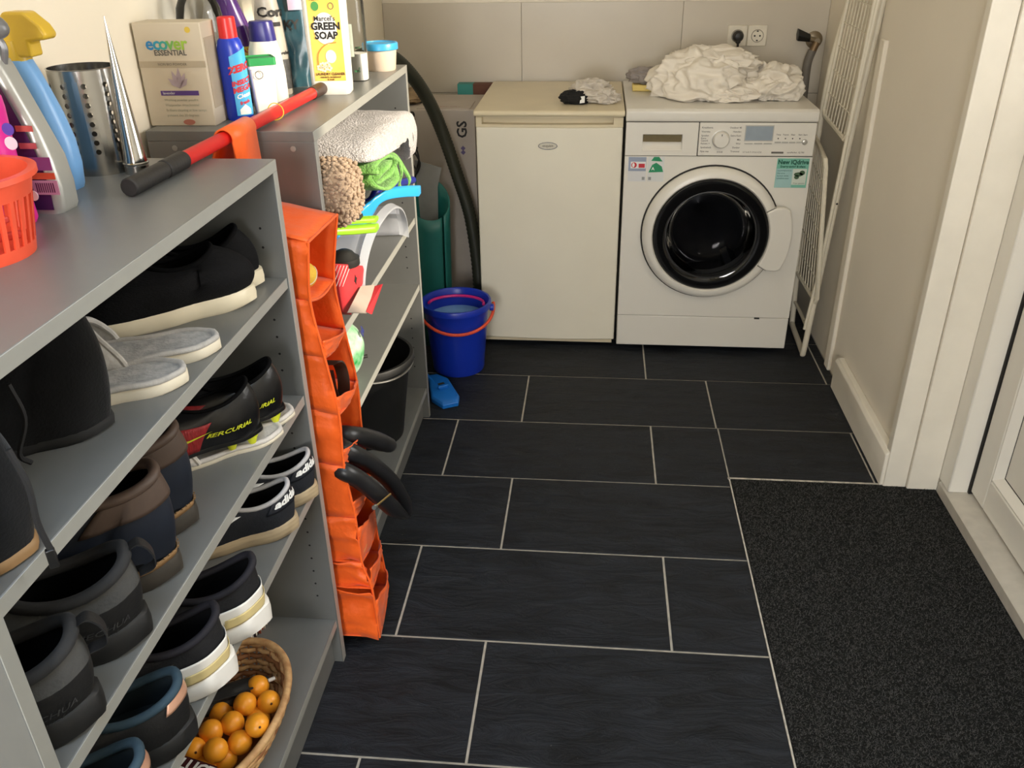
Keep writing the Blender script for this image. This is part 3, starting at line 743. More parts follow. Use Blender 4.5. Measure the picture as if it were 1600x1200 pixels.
# ------------------------------------------------------------------ wall fittings
oss = (.149, YB-.001, 1.0)
sk = thing('power_socket', 'white double wall socket above the washing machine', 'socket', oss)
m_sock = mat('socket_white', (226, 218, 200), .35)
for x in (-.036, .036):
    p = MB().box(x-.0355, x+.0355, -.010, 0, -.037, .037).build('plate', m_sock, sk, bevel=.004)
    MB().lathe([(.0225, 0), (.0225, .0022), (.0200, .0022), (.0192, .0006), (.001, .0006)], 32, (x, -.0098, 0), axis='y', cap0=False, cap1=False).build('well', m_sock, p, ang=30)
    MB().tube([(x+.0215*cos(2*pi*i/36), -.0125, .0215*sin(2*pi*i/36)) for i in range(36)], .0012, 6, closed=True).build('well_shade_ring', mat('socket_shadow_ring', (150, 142, 126), .5), p)  # thin dark ring paints the shade round the socket recess
    h_ = MB()
    for s in (-1, 1): h_.lathe([(.0034, 0), (.0034, .0006)], 10, (x+s*.0095, -.0104, 0), axis='y')
    for s in (-1, 1): h_.box(x-.0035, x+.0035, -.0112, -.0104, s*.0160-.002, s*.0160+.002)
    tag(h_.build('contact_holes', m_gap, p), kind='stuff')
opl = (.113, YB-.02, 1.0)
pl = thing('power_plug', 'black round plug in the left socket above the washing machine', 'plug', opl)
MB().lathe([(.0185, 0), (.0195, .01), (.019, .026), (.013, .036), (.006, .038)], 28, (0, .008, 0), axis='y').build('plug_body', mat('plug_black', (20, 19, 18), .45), pl)
MB().tube(smoothpath([(0, -.018, -.008), (0, -.024, -.03), (.002, -.012, -.07), (.0, .0, -.13), (.01, .008, -.24), (.02, .0, -.36)], 8), [.009]*6+[.0042]*35, 10).build('cable', mat('plug_black'), pl)
otp = (.392, YB-.002, .985)
tp = thing('water_tap', 'chrome appliance tap with black knob and hose in the back corner', 'tap', otp)
MB().lathe([(.030, 0), (.030, .004), (.022, .010), (.012, .012)], 28, axis='y').build('rosette', mat('aged_chrome', (150, 138, 120), .35, .9), tp)
MB().tube([(0, -.008, 0), (0, -.055, 0)], .011, 14).build('spout_body', mat('aged_chrome'), tp)
MB().tube([(0, -.038, 0), (-.014, -.038, .004), (-.048, -.042, .012)], .010, 12).build('valve', mat('aged_chrome'), tp)
MB().loft([[(-.024-.046*k, -.042+(.015+.009*k)*cos(2*pi*i/6), .010+.012*k+(.015+.009*k)*sin(2*pi*i/6)) for i in range(6)] for k in (0, 1)]).build('knob', mat('plug_black'), tp, bevel=.003)
MB().tube([(0, -.050, -.004), (-.012, -.054, -.035)], .013, 14).build('coupling', mat('brass_dull', (126, 104, 78), .4, .7), tp)
MB().tube(smoothpath([(-.012, -.054, -.03), (-.022, -.052, -.07), (-.022, -.048, -.13), (-.018, -.043, -.25), (-.018, -.040, -.5)], 8), .0155, 12).build('supply_hose', mat('grey_hose', (112, 106, 98), .55), tp)

# ------------------------------------------------------------------ folding clothes airer against the right wall
m_rack = mat('airer_white', (222, 214, 194), .4, var=.04, vscale=20)
orr = (.38, .32, 0)
ra = thing('clothes_airer', 'white folding wire clothes airer leaning between washing machine and right wall', 'airer', orr)
def tb_(nm, pts, r, par=ra, n=10, sm=6): return MB().tube(smoothpath(pts, sm), r, n).build(nm, m_rack, par, off=orr)
tb_('outer_frame', [(.430, .20, 1.36), (.427, .20, 1.16), (.395, .20, .70), (.372, .20, .25), (.362, .205, .03), (.363, .225, .011), (.366, .30, .010), (.371, .42, .010), (.373, .462, .012), (.374, .48, .035), (.366, .48, .30), (.372, .48, .87), (.400, .48, 1.14), (.412, .48, 1.36)], .0100)
tb_('outer_frame', [(.405, .185, 1.30), (.386, .185, .80), (.368, .19, .35), (.352, .20, .11)], .006)
tb_('cross_bar', [(.366, .20, .10), (.372, .34, .10), (.373, .48, .10)], .006)
tb_('cross_bar', [(.430, .20, 1.30), (.42, .34, 1.30), (.410, .48, 1.30)], .006)
def wirepanel(corners, nlong, ncross, rb=.0075, rw=.0021, rc=.02):
    a, b, c, d_ = [Vector(q) for q in corners]       # a,b bottom front/back ; d,c top front/back
    def P(u, v): return (a*(1-u)+b*u)*(1-v)+(d_*(1-u)+c*u)*v
    ru = rc/(b-a).length; rv = rc/(d_-a).length
    loop = [P(ru, 0), P(.5, 0), P(1-ru, 0), P(1, rv), P(1, .5), P(1, 1-rv), P(1-ru, 1), P(.5, 1), P(ru, 1), P(0, 1-rv), P(0, .5), P(0, rv)]
    L2 = loop+[loop[0]]
    fr_ = MB().tube(L2, rb, 8).build('panel_frame', m_rack, ra, off=orr)
    w = MB()
    for i in range(1, nlong): w.tube([P(i/nlong, .0), P(i/nlong, 1.0)], rw, 5)
    for j in range(1, ncross): w.tube([P(0, j/ncross), P(1, j/ncross)], rw, 5)
    tag(w.build('wire', m_rack, fr_, off=orr), kind='stuff')
wirepanel([(.384, .185, .760), (.372, .47, .790), (.405, .46, 1.30), (.418, .185, 1.30)], 9, 7)
wirepanel([(.372, .172, .215), (.360, .47, .225), (.352, .46, .72), (.330, .172, .70)], 9, 6)
# handle loop of the lower wing, and hinge pins
hz = MB()
for (x, y, z) in ((.372, .193, .245), (.389, .193, .56)): hz.lathe([(.0035, 0), (.0035, .004)], 10, (x, y, z), axis='y')
tag(hz.build('rivet', m_gap, ra, off=orr), kind='stuff')
# ------------------------------------------------------------------ bottles and boxes on top of the units
def rrect(hx, hy, r, n=6):
    pts = []
    for cx, cy, a0 in ((hx-r, hy-r, 0), (-hx+r, hy-r, pi/2), (-hx+r, -hy+r, pi), (hx-r, -hy+r, 3*pi/2)):
        for i in range(n+1):
            a = a0+pi/2*i/n; pts.append((cx+r*cos(a), cy+r*sin(a)))
    return pts
def bottle_rings(secs):
    """secs: (z, half x, half y, corner radius, shift x)"""
    R = []
    for s in secs:
        z, hx, hy, r = s[:4]; sx = s[4] if len(s) > 4 else 0
        R.append([(x+sx, y, z) for x, y in rrect(hx, hy, min(r, hx*.999, hy*.999))])
    return R
ZT = HS
UX = Vector((1, 0, 0))
def frame(o):      # facing directions of a thing: (right, up)
    return (1, 0, 0), (0, 0, 1)

# beige washing powder carton
oe = (-1.151, -1.045, ZT)
ec = thing('detergent_carton', 'beige detergent carton with green and blue lettering on the far shelf unit', 'carton', oe, rz=.03)
m_ec = mat('beige_carton', (206, 194, 172), .7, var=.02, vscale=10)
hw, hd, hh = .061, .032, .176
MB().box(-hw, hw, -hd, hd, 0, hh).build('carton', m_ec, ec, bevel=.0015)
yf = -hd-.0006
for i, (ch, c) in enumerate((('e', (40, 130, 190)), ('c', (40, 150, 180)), ('o', (60, 160, 150)), ('v', (110, 170, 80)), ('e', (140, 180, 60)), ('r', (150, 186, 60)))):
    text_on('lettering', ch, .030, (-.012+(-2.5+i)*.0125+.008, yf, .141), (1, 0, 0), (0, 0, 1), mat('ink_%d' % i, c, .6), ec, bold=.0007)
text_on('lettering', 'ESSENTIAL', .0125, (.0, yf, .126), (1, 0, 0), (0, 0, 1), mat('ink_grey', (90, 86, 80), .6), ec, bold=.0003)
rect_on('printed_band', 2*hw-.001, .011, (0, yf+.0004, .107), (1, 0, 0), (0, 0, 1), mat('ink_taupe', (180, 166, 142), .7), ec)
text_on('lettering', 'NON BIO POWDER', .006, (.0, yf-.0003, .107), (1, 0, 0), (0, 0, 1), mat('ink_grey'), ec)
lv = MB()
for k, (a, l) in enumerate(((1.1, .030), (1.5, .036), (1.9, .032), (2.4, .026), (.8, .024))):
    d0 = Vector((cos(a), 0, sin(a))); n0 = Vector((-sin(a), 0, cos(a))); b0 = Vector((.006, 0, .066))
    lv.add([b0+Vector((0, yf, 0)), b0+d0*l*.55+n0*.005+Vector((0, yf, 0)), b0+d0*l+Vector((0, yf, 0)), b0+d0*l*.55-n0*.005+Vector((0, yf, 0))], [(0, 1, 2, 3)])
tag(lv.build('printed_flower', mat('ink_mauve', (178, 160, 168), .6), ec, smooth=False), kind='stuff')
rect_on('printed_bar', .070, .008, (.004, yf, .058), (1, 0, 0), (0, 0, 1), mat('ink_purple', (86, 56, 128), .6), ec)
text_on('lettering', 'lavender', .0065, (-.027, yf-.0007, .058), (1, 0, 0), (0, 0, 1), mat('label_white', (236, 236, 232), .5), ec, align='LEFT')
for i, s in enumerate(('Washing powder poudre', 'Waspoeder Waschmittel', 'Brilliant cleaning at low temps', 'puissant des 30 degrees')): text_on('lettering', s, .0062, (-.027, yf, .046-i*.009), (1, 0, 0), (0, 0, 1), mat('ink_greygreen', (150, 150, 128), .7), ec, align='LEFT')
disc_on('printed_mark', .022, .010, (.012, yf, .007), (1, 0, 0), (0, 0, 1), mat('ink_redbrown', (176, 110, 92), .7), ec)
disc_on('printed_mark', .010, .010, (.038, yf, .164), (1, 0, 0), (0, 0, 1), mat('ink_yellow', (214, 184, 70), .7), ec)
# lettering along the carton's far narrow side
rect_on('side_print', .05, .12, (hw+.0006, 0, .09), (0, 1, 0), (0, 0, 1), mat('ink_taupe'), ec)

# generic bottle
def bottle(name, label, cat, loc, rz, secs, m_body, cap=None, m_cap=None, capname='cap', ell=False):
    t = thing(name, label, cat, loc, rz)
    rings = bottle_rings(secs) if not ell else [[(s[1]*cos(2*pi*i/32)+(s[4] if len(s) > 4 else 0), s[2]*sin(2*pi*i/32), s[0]) for i in range(32)] for s in secs]
    b = MB().loft(rings).build('body', m_body, t, ang=50)
    if cap: MB().loft(bottle_rings(cap)).build(capname, m_cap, t, ang=40, bevel=.0008)
    return t
m_dblue = mat('cobalt_plastic', (28, 56, 176), .3, var=.02)
m_red = mat('red_plastic', (206, 34, 34), .32, var=.02)
zb = bottle('cleaner_bottle', 'cobalt blue cleaner bottle with red cap beside the beige carton', 'bottle', (-1.066, -1.012, ZT), -.12,
    [(0, .0235, .019, .012), (.003, .025, .020, .013), (.125, .025, .020, .013), (.140, .021, .018, .015), (.146, .0155, .0155, .015)], m_dblue,
    [(.143, .0165, .0165, .016), (.178, .0155, .0155, .015), (.180, .014, .014, .0135)], m_red, ell=True)
# label on its front-right
lb = MB(); 
def lbl(u, v): 
    a = -1.35+u*1.5; return (.0254*cos(a)*1.02, .0208*sin(a)*1.04, .010+v*(.104+.016*u))
lb.grid(lbl, 10, 6); lb.build('paper_label', mat('label_skyblue', (70, 170, 222), .4, var=.04), zb)
def wrap_text(s, size, a, z, m, par, rx=.0268, ry=.0224, bold=.0003, slope=0.25):
    mb = text_mb(s, size, bold)
    mb.map(lambda p: (rx*cos(a+p.x/.023), ry*sin(a+p.x/.023), z+p.y+slope*p.x)); return mb.build('lettering', m, par, smooth=False)
m_lw = mat('label_white')
wrap_text('ZERO', .0165, -.56, .094, mat('label_red', (196, 40, 52), .45), zb, bold=.001)
wrap_text('INSECT', .0115, -.58, .070, mat('label_red'), zb, bold=.0006)
wrap_text('MEGA', .013, -.62, .058, mat('label_red'), zb, bold=.0006)
wrap_text('Clean', .011, -.62, .046, mat('label_white'), zb)
wrap_text('fresh', .009, -.62, .034, mat('label_red'), zb)
MB().grid(lambda u, v: (.0262*cos(-1.1+u*.9), .0217*sin(-1.1+u*.9), .012+v*.018*(1-abs(u-.5))), 8, 3).build('label_patch', m_lw, zb)

# white tub with green lid
gt = thing('small_tub', 'small white square tub with green lid next to the cobalt bottle', 'tub', (-1.028, -.975, ZT), .5)
MB().loft(bottle_rings([(0, .018, .018, .005), (.002, .019, .019, .005), (.088, .0235, .0235, .006), (.088, .0255, .0255, .006), (.094, .0255, .0255, .006)])).build('body', mat('white_plastic', (238, 234, 224), .35, sss=.1), gt, ang=40)
MB().loft(bottle_rings([(.0935, .0265, .0265, .006), (.107, .0265, .0265, .006), (.1075, .024, .024, .005), (.105, .0235, .0235, .005)])).build('lid', mat('green_lid', (40, 140, 76), .35), gt, bevel=.001)
MB().tube([(-.008+.007*cos(2*pi*i/20), -.0262, .078+.007*sin(2*pi*i/20)) for i in range(20)], .0007, 5, closed=True).build('printed_ring', mat('ink_grey'), gt)
# white bottle with navy cap
wb2 = bottle('shampoo_bottle', 'white oval bottle with navy blue flip cap behind the red pole', 'bottle', (-1.058, -.862, ZT), .15,
    [(0, .034, .021, .02), (.003, .036, .022, .0215), (.06, .0355, .022, .0215), (.105, .031, .021, .02), (.124, .0255, .019, .0185), (.128, .024, .018, .0175)], mat('white_plastic'),
    [(.122, .0262, .0195, .019), (.128, .0258, .0195, .019), (.156, .0235, .019, .0185), (.159, .022, .018, .0175)], mat('navy_plastic', (38, 36, 112), .32))
# purple bottle behind
pu = bottle('purple_bottle', 'dark purple bottle with slanted shoulder behind the white navy-capped bottle', 'bottle', (-1.122, -.832, ZT), .2,
    [(0, .033, .024, .022), (.003, .035, .025, .023), (.10, .035, .025, .023), (.15, .030, .023, .022, -.004), (.20, .020, .018, .017, -.012), (.23, .015, .015, .0145, -.016)], mat('purple_plastic', (70, 34, 104), .22, var=.04),
    [(.229, .018, .018, .0175, -.016), (.262, .017, .017, .0165, -.016)], mat('purple_plastic'), ell=True)
MB().grid(lambda u, v: (.0362*cos(-1.7+u*1.5), .0262*sin(-1.7+u*1.5), .094+v*.016), 10, 2).build('label_band', mat('label_yellow', (222, 190, 70), .5), pu)
MB().grid(lambda u, v: (.0360*cos(-1.7+u*1.5), .0260*sin(-1.7+u*1.5), .045+v*.045), 10, 3).build('paper_label', mat('label_violet', (120, 92, 132), .5, var=.2, vscale=90), pu)
wrap_text('MAX 2', .010, -1.0, .102, mat('label_red'), pu, .0368, .0268, slope=0)
# grey printed bottle
co = bottle('grey_bottle', 'tall pale grey bottle with black lettering and black cap behind the purple one', 'bottle', (-1.088, -.735, ZT), .25,
    [(0, .032, .022, .02), (.003, .034, .023, .021), (.09, .033, .023, .021), (.16, .027, .021, .019), (.20, .020, .018, .017), (.23, .015, .015, .0145)], mat('silver_label', (196, 190, 178), .35, c2=(150, 146, 138), vscale=14),
    [(.229, .018, .018, .0175), (.268, .018, .018, .0175)], mat('black_plastic'), ell=True)
wrap_text('Coral', .026, -1.0, .165, m_black, co, .0295, .0232, bold=.0008, slope=0)
rb = MB().grid(lambda u, v: (.0348*cos(-2+u*1.9), .0238*sin(-2+u*1.9), .012+v*.06), 10, 2).build('label_band', mat('label_charcoal', (66, 66, 66), .45, var=.4, vscale=120), co)
wrap_text('black velvet', .010, -1.0, .085, m_black, co, .0345, .0236, slope=0)
rect = MB().grid(lambda u, v: (.0302*cos(-1.5+u*.9), .0240*sin(-1.5+u*.9), .138+v*.008), 8, 1).build('label_band', m_black, co)
# dark teal refill pouch
te = thing('refill_pouch', 'dark teal glossy refill pouch standing behind the yellow-labelled bottle', 'pouch', (-1.088, -.615, ZT), .35)
def pouch(u, v):
    a = 2*pi*u; w = .052*(1-.10*v) ; d_ = .034*(1-v)**.6+.0015
    return (w*cos(a)*(1+.02*nz((cos(a), sin(a), v*3), 3)), d_*sin(a)*(1+.25*nz((cos(a), sin(a), v*3), 2.5)), v*.27)
MB().grid(pouch, 40, 22, closeu=True).build('pouch', mat('dark_teal_foil', (22, 52, 66), .22, c2=(52, 88, 100), vscale=16, coat=.4), te, ang=60)
MB().box(-.047, .047, -.0016, .0016, .262, .272).build('seal_strip', mat('dark_teal_foil'), te)
def pouch_pt(x, z):
    v = z/.27; w = .052*(1-.10*v); d_ = .034*(1-v)**.6+.0015
    s = -sqrt(max(.05, 1-(x/w)**2)); return (x, d_*s*1.28-.002, z)
pk = MB().grid(lambda u, v: pouch_pt(.004+.034*u, .16+.09*v), 6, 6).build('printed_panel', mat('label_paleblue', (150, 180, 196), .35, c2=(210, 160, 190), vscale=40), te)
lt = text_mb('SKY', .026, .001); lt.map(lambda p: pouch_pt(p.x, .13+p.y)); lt.build('lettering', m_black, te, smooth=False)
# laundry soap bottle with yellow label
so = bottle('laundry_soap_bottle', 'white rectangular laundry soap bottle with yellow label at the shelf front', 'bottle', (-.968, -.722, ZT), .10,
    [(0, .038, .024, .008), (.003, .0405, .026, .009), (.02, .0415, .0265, .009), (.205, .044, .0265, .010), (.222, .036, .024, .014), (.236, .018, .016, .0155), (.246, .0145, .0145, .014)], mat('white_plastic'),
    [(.244, .0175, .0175, .017), (.278, .017, .017, .0165)], mat('white_plastic'))
yl = -.0268
def soap_face(x, z): return (x, yl-.0004, z)
rect_on('paper_label', .066, .164, (0.002, yl, .111), (1, 0, 0), (0, 0, 1), mat('label_yellow_soap', (252, 216, 104), .5, c2=(249, 192, 66), vscale=10), so)
MB().prism([(.002+.024*cos(2*pi*i/30), .133+.031*sin(2*pi*i/30)) for i in range(30)], yl-.0012, yl-.0004, 'y').build('label_patch', m_lw, so, smooth=False)
disc_on('label_patch', .022, .026, (.008, yl-.0008, .078), (1, 0, 0), (0, 0, 1), m_lw, so)
sw_ = MB().tube(smoothpath([(-.020, yl-.001, .062), (-.017, yl-.001, .085), (.0, yl-.001, .102), (.022, yl-.001, .106)], 6), .0011, 5); sw_.build('printed_branch', mat('ink_ochre', (206, 140, 50), .5), so)
fl_ = MB()
for (x, z) in ((-.018, .056), (-.009, .053), (-.012, .061), (.002, .055), (-.002, .062)):
    for k in range(5): fl_.prism([(x+.0042*cos(2*pi*k/5)+.0026*cos(2*pi*i/8), z+.0042*sin(2*pi*k/5)+.0026*sin(2*pi*i/8)) for i in range(8)], yl-.0013, yl-.0009, 'y')
tag(fl_.build('printed_flower', mat('label_cream', (250, 236, 210), .5), so, smooth=False), kind='stuff')
disc_on('printed_mark', .016, .018, (-.015, yl-.0006, .176), (1, 0, 0), (0, 0, 1), mat('label_leafgreen', (70, 150, 70), .5), so)
MB().tube([(.018+.0055*cos(2*pi*i/16), yl-.0009, .176+.006*sin(2*pi*i/16)) for i in range(16)], .0006, 4, closed=True).build('printed_ring', mat('ink_grey'), so)
def st(s, size, x, z, bold=.0004, m=m_black): return text_on('lettering', s, size, (x, yl-.0016, z), (1, 0, 0), (0, 0, 1), m, so, bold=bold)
st('NEW', .0085, -.015, .190, .0004, mat('ink_brown', (90, 56, 20), .6)); st("Marcel's", .0135, .002, .152, .0002); st('GREEN', .0195, .003, .137, .0008); st('SOAP', .0195, .003, .119, .0008)
st('LAUNDRY CLEANER', .0068, .003, .043, .0003, mat('ink_brown')); st('mandarin, sandalwood', .0048, .003, .037, .0002, mat('ink_brown')); st('& musk', .0048, .003, .032, .0002, mat('ink_brown'))
# clear bottle, half full
m_clear = pane_mat('clear_plastic', (.93, .93, .92), rough=.06)
cl = thing('clear_bottle', 'clear plastic bottle with white contents between yellow label and blue lid', 'bottle', (-.962, -.545, ZT))
MB().loft(bottle_rings([(0, .028, .026, .02), (.004, .030, .028, .022), (.17, .030, .028, .022), (.20, .024, .024, .022), (.22, .014, .014, .0135), (.24, .014, .014, .0135)])).build('body', m_clear, cl, ang=50)
MB().loft(bottle_rings([(.002, .0285, .0265, .021), (.060, .0288, .0268, .021)])).build('contents', mat('white_powder', (240, 238, 230), .8), cl)
MB().loft(bottle_rings([(.238, .0165, .0165, .016), (.262, .0165, .0165, .016)])).build('cap', mat('white_plastic'), cl, bevel=.001)
MB().grid(lambda u, v: (.0302*cos(-2.6+u*1.3), .0290*sin(-2.6+u*1.3), .055+v*.07), 8, 3).build('paper_label', mat('label_palegreen', (222, 232, 216), .5, var=.05), cl)
for i, (z, s) in enumerate(((.075, 'eco'), (.030, 'o'), (.024, 'natural'))):
    mbt = text_mb(s, .009, .0003); mbt.map(lambda p: (.0306*cos(-1.0+p.x/.03), .0294*sin(-1.0+p.x/.03), z+p.y)); mbt.build('lettering', mat('ink_green', (70, 140, 90), .6), cl, smooth=False)
# round tub with sky blue lid
lt_ = thing('round_tub', 'round translucent tub with sky blue lid at the end of the shelf top', 'tub', (-.938, -.385, ZT))
MB().lathe([(.034, 0), (.036, .003), (.0405, .05), (.0405, .052), (.0395, .052), (.035, .004), (.001, .004)], 40, cap0=False, cap1=False).build('body', milky_mat('milky_plastic', (232, 212, 190), .15), lt_, ang=50)
MB().lathe([(.033, .005), (.038, .03), (.03, .034), (.001, .036)], 32, cap1=False).build('contents', mat('tub_contents', (226, 186, 150), .8, var=.2, vscale=40), lt_)
MB().lathe([(.0435, .049), (.0445, .050), (.0445, .0625), (.043, .065), (.039, .0655), (.038, .063), (.001, .063)], 44, cap1=False).build('lid', mat('sky_blue_lid', (62, 164, 218), .3), lt_, ang=40)
# big clear water bottle with blue cap, and a pale refill behind the carton
wb3 = thing('water_bottle', 'large clear plastic bottle with blue cap behind the red-capped cleaner', 'bottle', (-1.150, -.930, ZT))
MB().lathe([(.001, .004), (.04, 0), (.044, .006), (.044, .12), (.0425, .125), (.044, .13), (.044, .165), (.040, .19), (.028, .215), (.015, .232), (.0135, .245)], 40, cap0=False, cap1=False).build('body', pane_mat('clear_bottle_plastic', (.88, .90, .92), rough=.05), wb3, ang=50)
MB().lathe([(.016, .228), (.016, .252), (.0145, .255), (.001, .255)], 28, cap1=False).build('cap', mat('cap_blue', (40, 96, 180), .35), wb3)
MB().lathe([(.0443, .045), (.0443, .110)], 40, cap0=False, cap1=False).build('paper_label', mat('label_aqua', (92, 176, 196), .5, var=.1), wb3)
pg = bottle('pale_refill_bottle', 'pale grey bottle standing at the wall behind the beige carton', 'bottle', (-1.178, -.778, ZT), .1,
    [(0, .028, .022, .02), (.003, .03, .023, .021), (.16, .030, .023, .021), (.19, .022, .02, .019), (.205, .014, .014, .0135)], mat('pale_grey_plastic', (206, 202, 194), .4), [(.204, .017, .017, .0165), (.245, .016, .016, .0155)], mat('pale_grey_plastic'))

# ------------------------------------------------------------------ on the near unit
def outline_thing(parent, name, pix, yplane, depth, m, mirror=None, bevel=.004, org=(0, 0, 0), taper=None):
    pts = [at(px, py, 'y', yplane) for px, py in pix]
    ol = [(p.x-org[0], p.z-org[2]) for p in pts]
    return MB().prism(ol, yplane-depth/2-org[1], yplane+depth/2-org[1], 'y').build(name, m, parent, bevel=bevel, seg=3)
# spray bottles: silhouettes are measured in the plane of the bottle, then given body sections
def sections(parent, name, m, rows, org, sq=.42):
    """rows: (z, x left, x right, half depth)"""
    R = []
    for z, xa, xb_, hd_ in rows:
        hx = (xb_-xa)/2; cxx = (xa+xb_)/2
        R.append([(x+cxx-org[0], y, z-org[2]) for x, y in rrect(hx, hd_, min(hx, hd_)*sq*2, 7)])
    return MB().loft(R).build(name, m, parent, ang=55)
# light blue spray bottle with yellow trigger head
ys = -1.50
ob_ = (-1.135, ys, ZT)
sp = thing('spray_bottle', 'light blue spray bottle with yellow trigger head by the steel holder', 'spray bottle', ob_)
rows = []
for (py, pxr) in ((291, 138), (284, 139), (250, 134), (215, 124), (175, 106), (140, 88), (112, 72), (90, 58)):
    p = at(pxr, py, 'y', ys+.017); w = {291: .076, 284: .080, 250: .080, 215: .075, 175: .066, 140: .056, 112: .045, 90: .034}[py]
    rows.append((p.z if py != 291 else ZT, p.x-w, p.x, .021 if py > 150 else .017))
rows[1] = (ZT+.006,)+rows[1][1:]
sections(sp, 'body', mat('pale_blue_plastic', (120, 172, 226), .3, var=.02), rows, ob_)
zc = rows[-1][0]; xc = (rows[-1][1]+rows[-1][2])/2
m_yel = mat('yellow_plastic', (216, 178, 52), .35, var=.03)
MB().loft([[(x+xc-ob_[0], y, z-ob_[2]) for x, y in rrect(hx, .016, .012)] for z, hx in ((zc-.003, .017), (zc+.010, .017), (zc+.024, .0155))]).build('collar', m_yel, sp)
outline_thing(sp, 'trigger_head', ((60, 88), (54, 64), (66, 62), (79, 61), (81, 53), (70, 38), (44, 17), (12, 17), (4, 30), (6, 60), (18, 88)), ys, .028, m_yel, org=ob_, bevel=.005)
MB().tube(smoothpath([(xc-ob_[0]+.016, 0, zc-ob_[2]+.030), (xc-ob_[0]+.021, 0, zc-ob_[2]+.018), (xc-ob_[0]+.019, 0, zc-ob_[2]+.004)], 5), .0045, 8).build('trigger', m_yel, sp)
# grey spray bottle with purple label in front
ys2 = -1.60
o2 = (-1.13, ys2, ZT)
s2 = thing('spray_bottle', 'silver grey spray bottle with dark purple and orange label', 'spray bottle', o2)
rows = []
for (py, pxr, w) in ((324, 124, .108), (318, 126, .112), (280, 118, .112), (240, 104, .106), (200, 84, .096), (165, 64, .084), (130, 44, .068), (105, 30, .052), (90, 20, .036)):
    p = at(pxr, py, 'y', ys2+.018); rows.append((p.z, max(p.x-w, XL+.004), p.x, .024 if py > 200 else .019))
rows[0] = (ZT,)+rows[0][1:]; rows[1] = (ZT+.006,)+rows[1][1:]
m_svp = mat('silver_plastic', (176, 176, 170), .32, .35, var=.02)
sections(s2, 'body', m_svp, rows, o2, .27)
lab = [(r[0], r[1]+.006, r[2]-.010) for r in rows[1:8]]
ml = MB(); n = len(lab)
ml.loft([[(xa-o2[0], -.0252+ (0 if k < 3 else .0012*(k-2)), z-o2[2]), (xb_-o2[0], -.0252+(0 if k < 3 else .0012*(k-2)), z-o2[2])] for k, (z, xa, xb_) in enumerate(lab)], False, False, closed=False)
ml.build('paper_label', mat('label_plum', (92, 40, 78), .4, c2=(40, 32, 84), vscale=9), s2)
for (px, py, w, h, c) in ((62, 256, .030, .016, (150, 84, 140)), (66, 275, .034, .008, (214, 96, 50)), (72, 293, .034, .018, (196, 150, 170)), (38, 201, .022, .007, (196, 92, 80)), (44, 228, .022, .007, (190, 90, 90))):
    p = at(px, py, 'y', ys2-.026)
    rect_on('printed_patch', w, h, (p.x-o2[0], -.0266, p.z-o2[2]), (1, 0, 0), (0, 0, 1), mat('patch%d%d%d' % c, c, .5), s2)
p = at(72, 293, 'y', ys2-.026); bar = MB()
for k in range(9): bar.box(p.x-o2[0]-.012+k*.0028, p.x-o2[0]-.012+k*.0028+.0012, -.0276, -.0270, p.z-o2[2]-.006, p.z-o2[2]+.006)
tag(bar.build('printed_bars', mat('patch_plum', (90, 40, 70), .5), s2, smooth=False), kind='stuff')
zc = rows[-1][0]; xc = (rows[-1][1]+rows[-1][2])/2
MB().loft([[(x+xc-o2[0], y, z-o2[2]) for x, y in rrect(hx, .016, .013)] for z, hx in ((zc-.004, .018), (zc+.012, .018), (zc+.024, .015))]).build('collar', m_svp, s2, bevel=.001)
hd_ = MB().ico(lambda q: (xc-o2[0]+.004+q.x*.030, q.y*.018, zc-o2[2]+.040+q.z*.017-.006*q.x), 3).build('trigger_head', mat('grey_head_plastic', (110, 110, 110), .28), s2)
MB().tube(smoothpath([(xc-o2[0]+.014, 0, zc-o2[2]+.032), (xc-o2[0]+.022, 0, zc-o2[2]+.014), (xc-o2[0]+.017, 0, zc-o2[2]-.004)], 5), .0045, 8).build('trigger', mat('grey_head_plastic'), s2)
# magenta bottle
ys3 = -1.665
o3 = (-1.15, ys3, ZT)
s3 = thing('magenta_bottle', 'hot pink detergent bottle standing next to the red basket', 'bottle', o3)
rows = []
for (py, pxr, w) in ((346, 66, .076), (338, 68, .080), (290, 52, .082), (245, 36, .080), (200, 24, .072), (165, 18, .060), (148, 12, .046), (139, 0, .026)):
    p = at(pxr, py, 'y', ys3+.02); rows.append((p.z, max(p.x-w, XL+.004), p.x, .026 if py > 170 else .02))
rows[0] = (ZT,)+rows[0][1:]; rows[1] = (ZT+.006,)+rows[1][1:]
sections(s3, 'body', mat('magenta_plastic', (226, 40, 150), .3, var=.02), rows, o3)
for (px, py, w, c) in ((12, 202, .014, (90, 60, 170)), (17, 224, .015, (226, 210, 226)), (52, 306, .012, (230, 210, 226))):
    p = at(px, py, 'y', ys3-.027); disc_on('printed_mark', w, w, (p.x-o3[0], -.0266, p.z-o3[2]), (1, 0, 0), (0, 0, 1), mat('pm%d%d%d' % c, c, .5), s3)
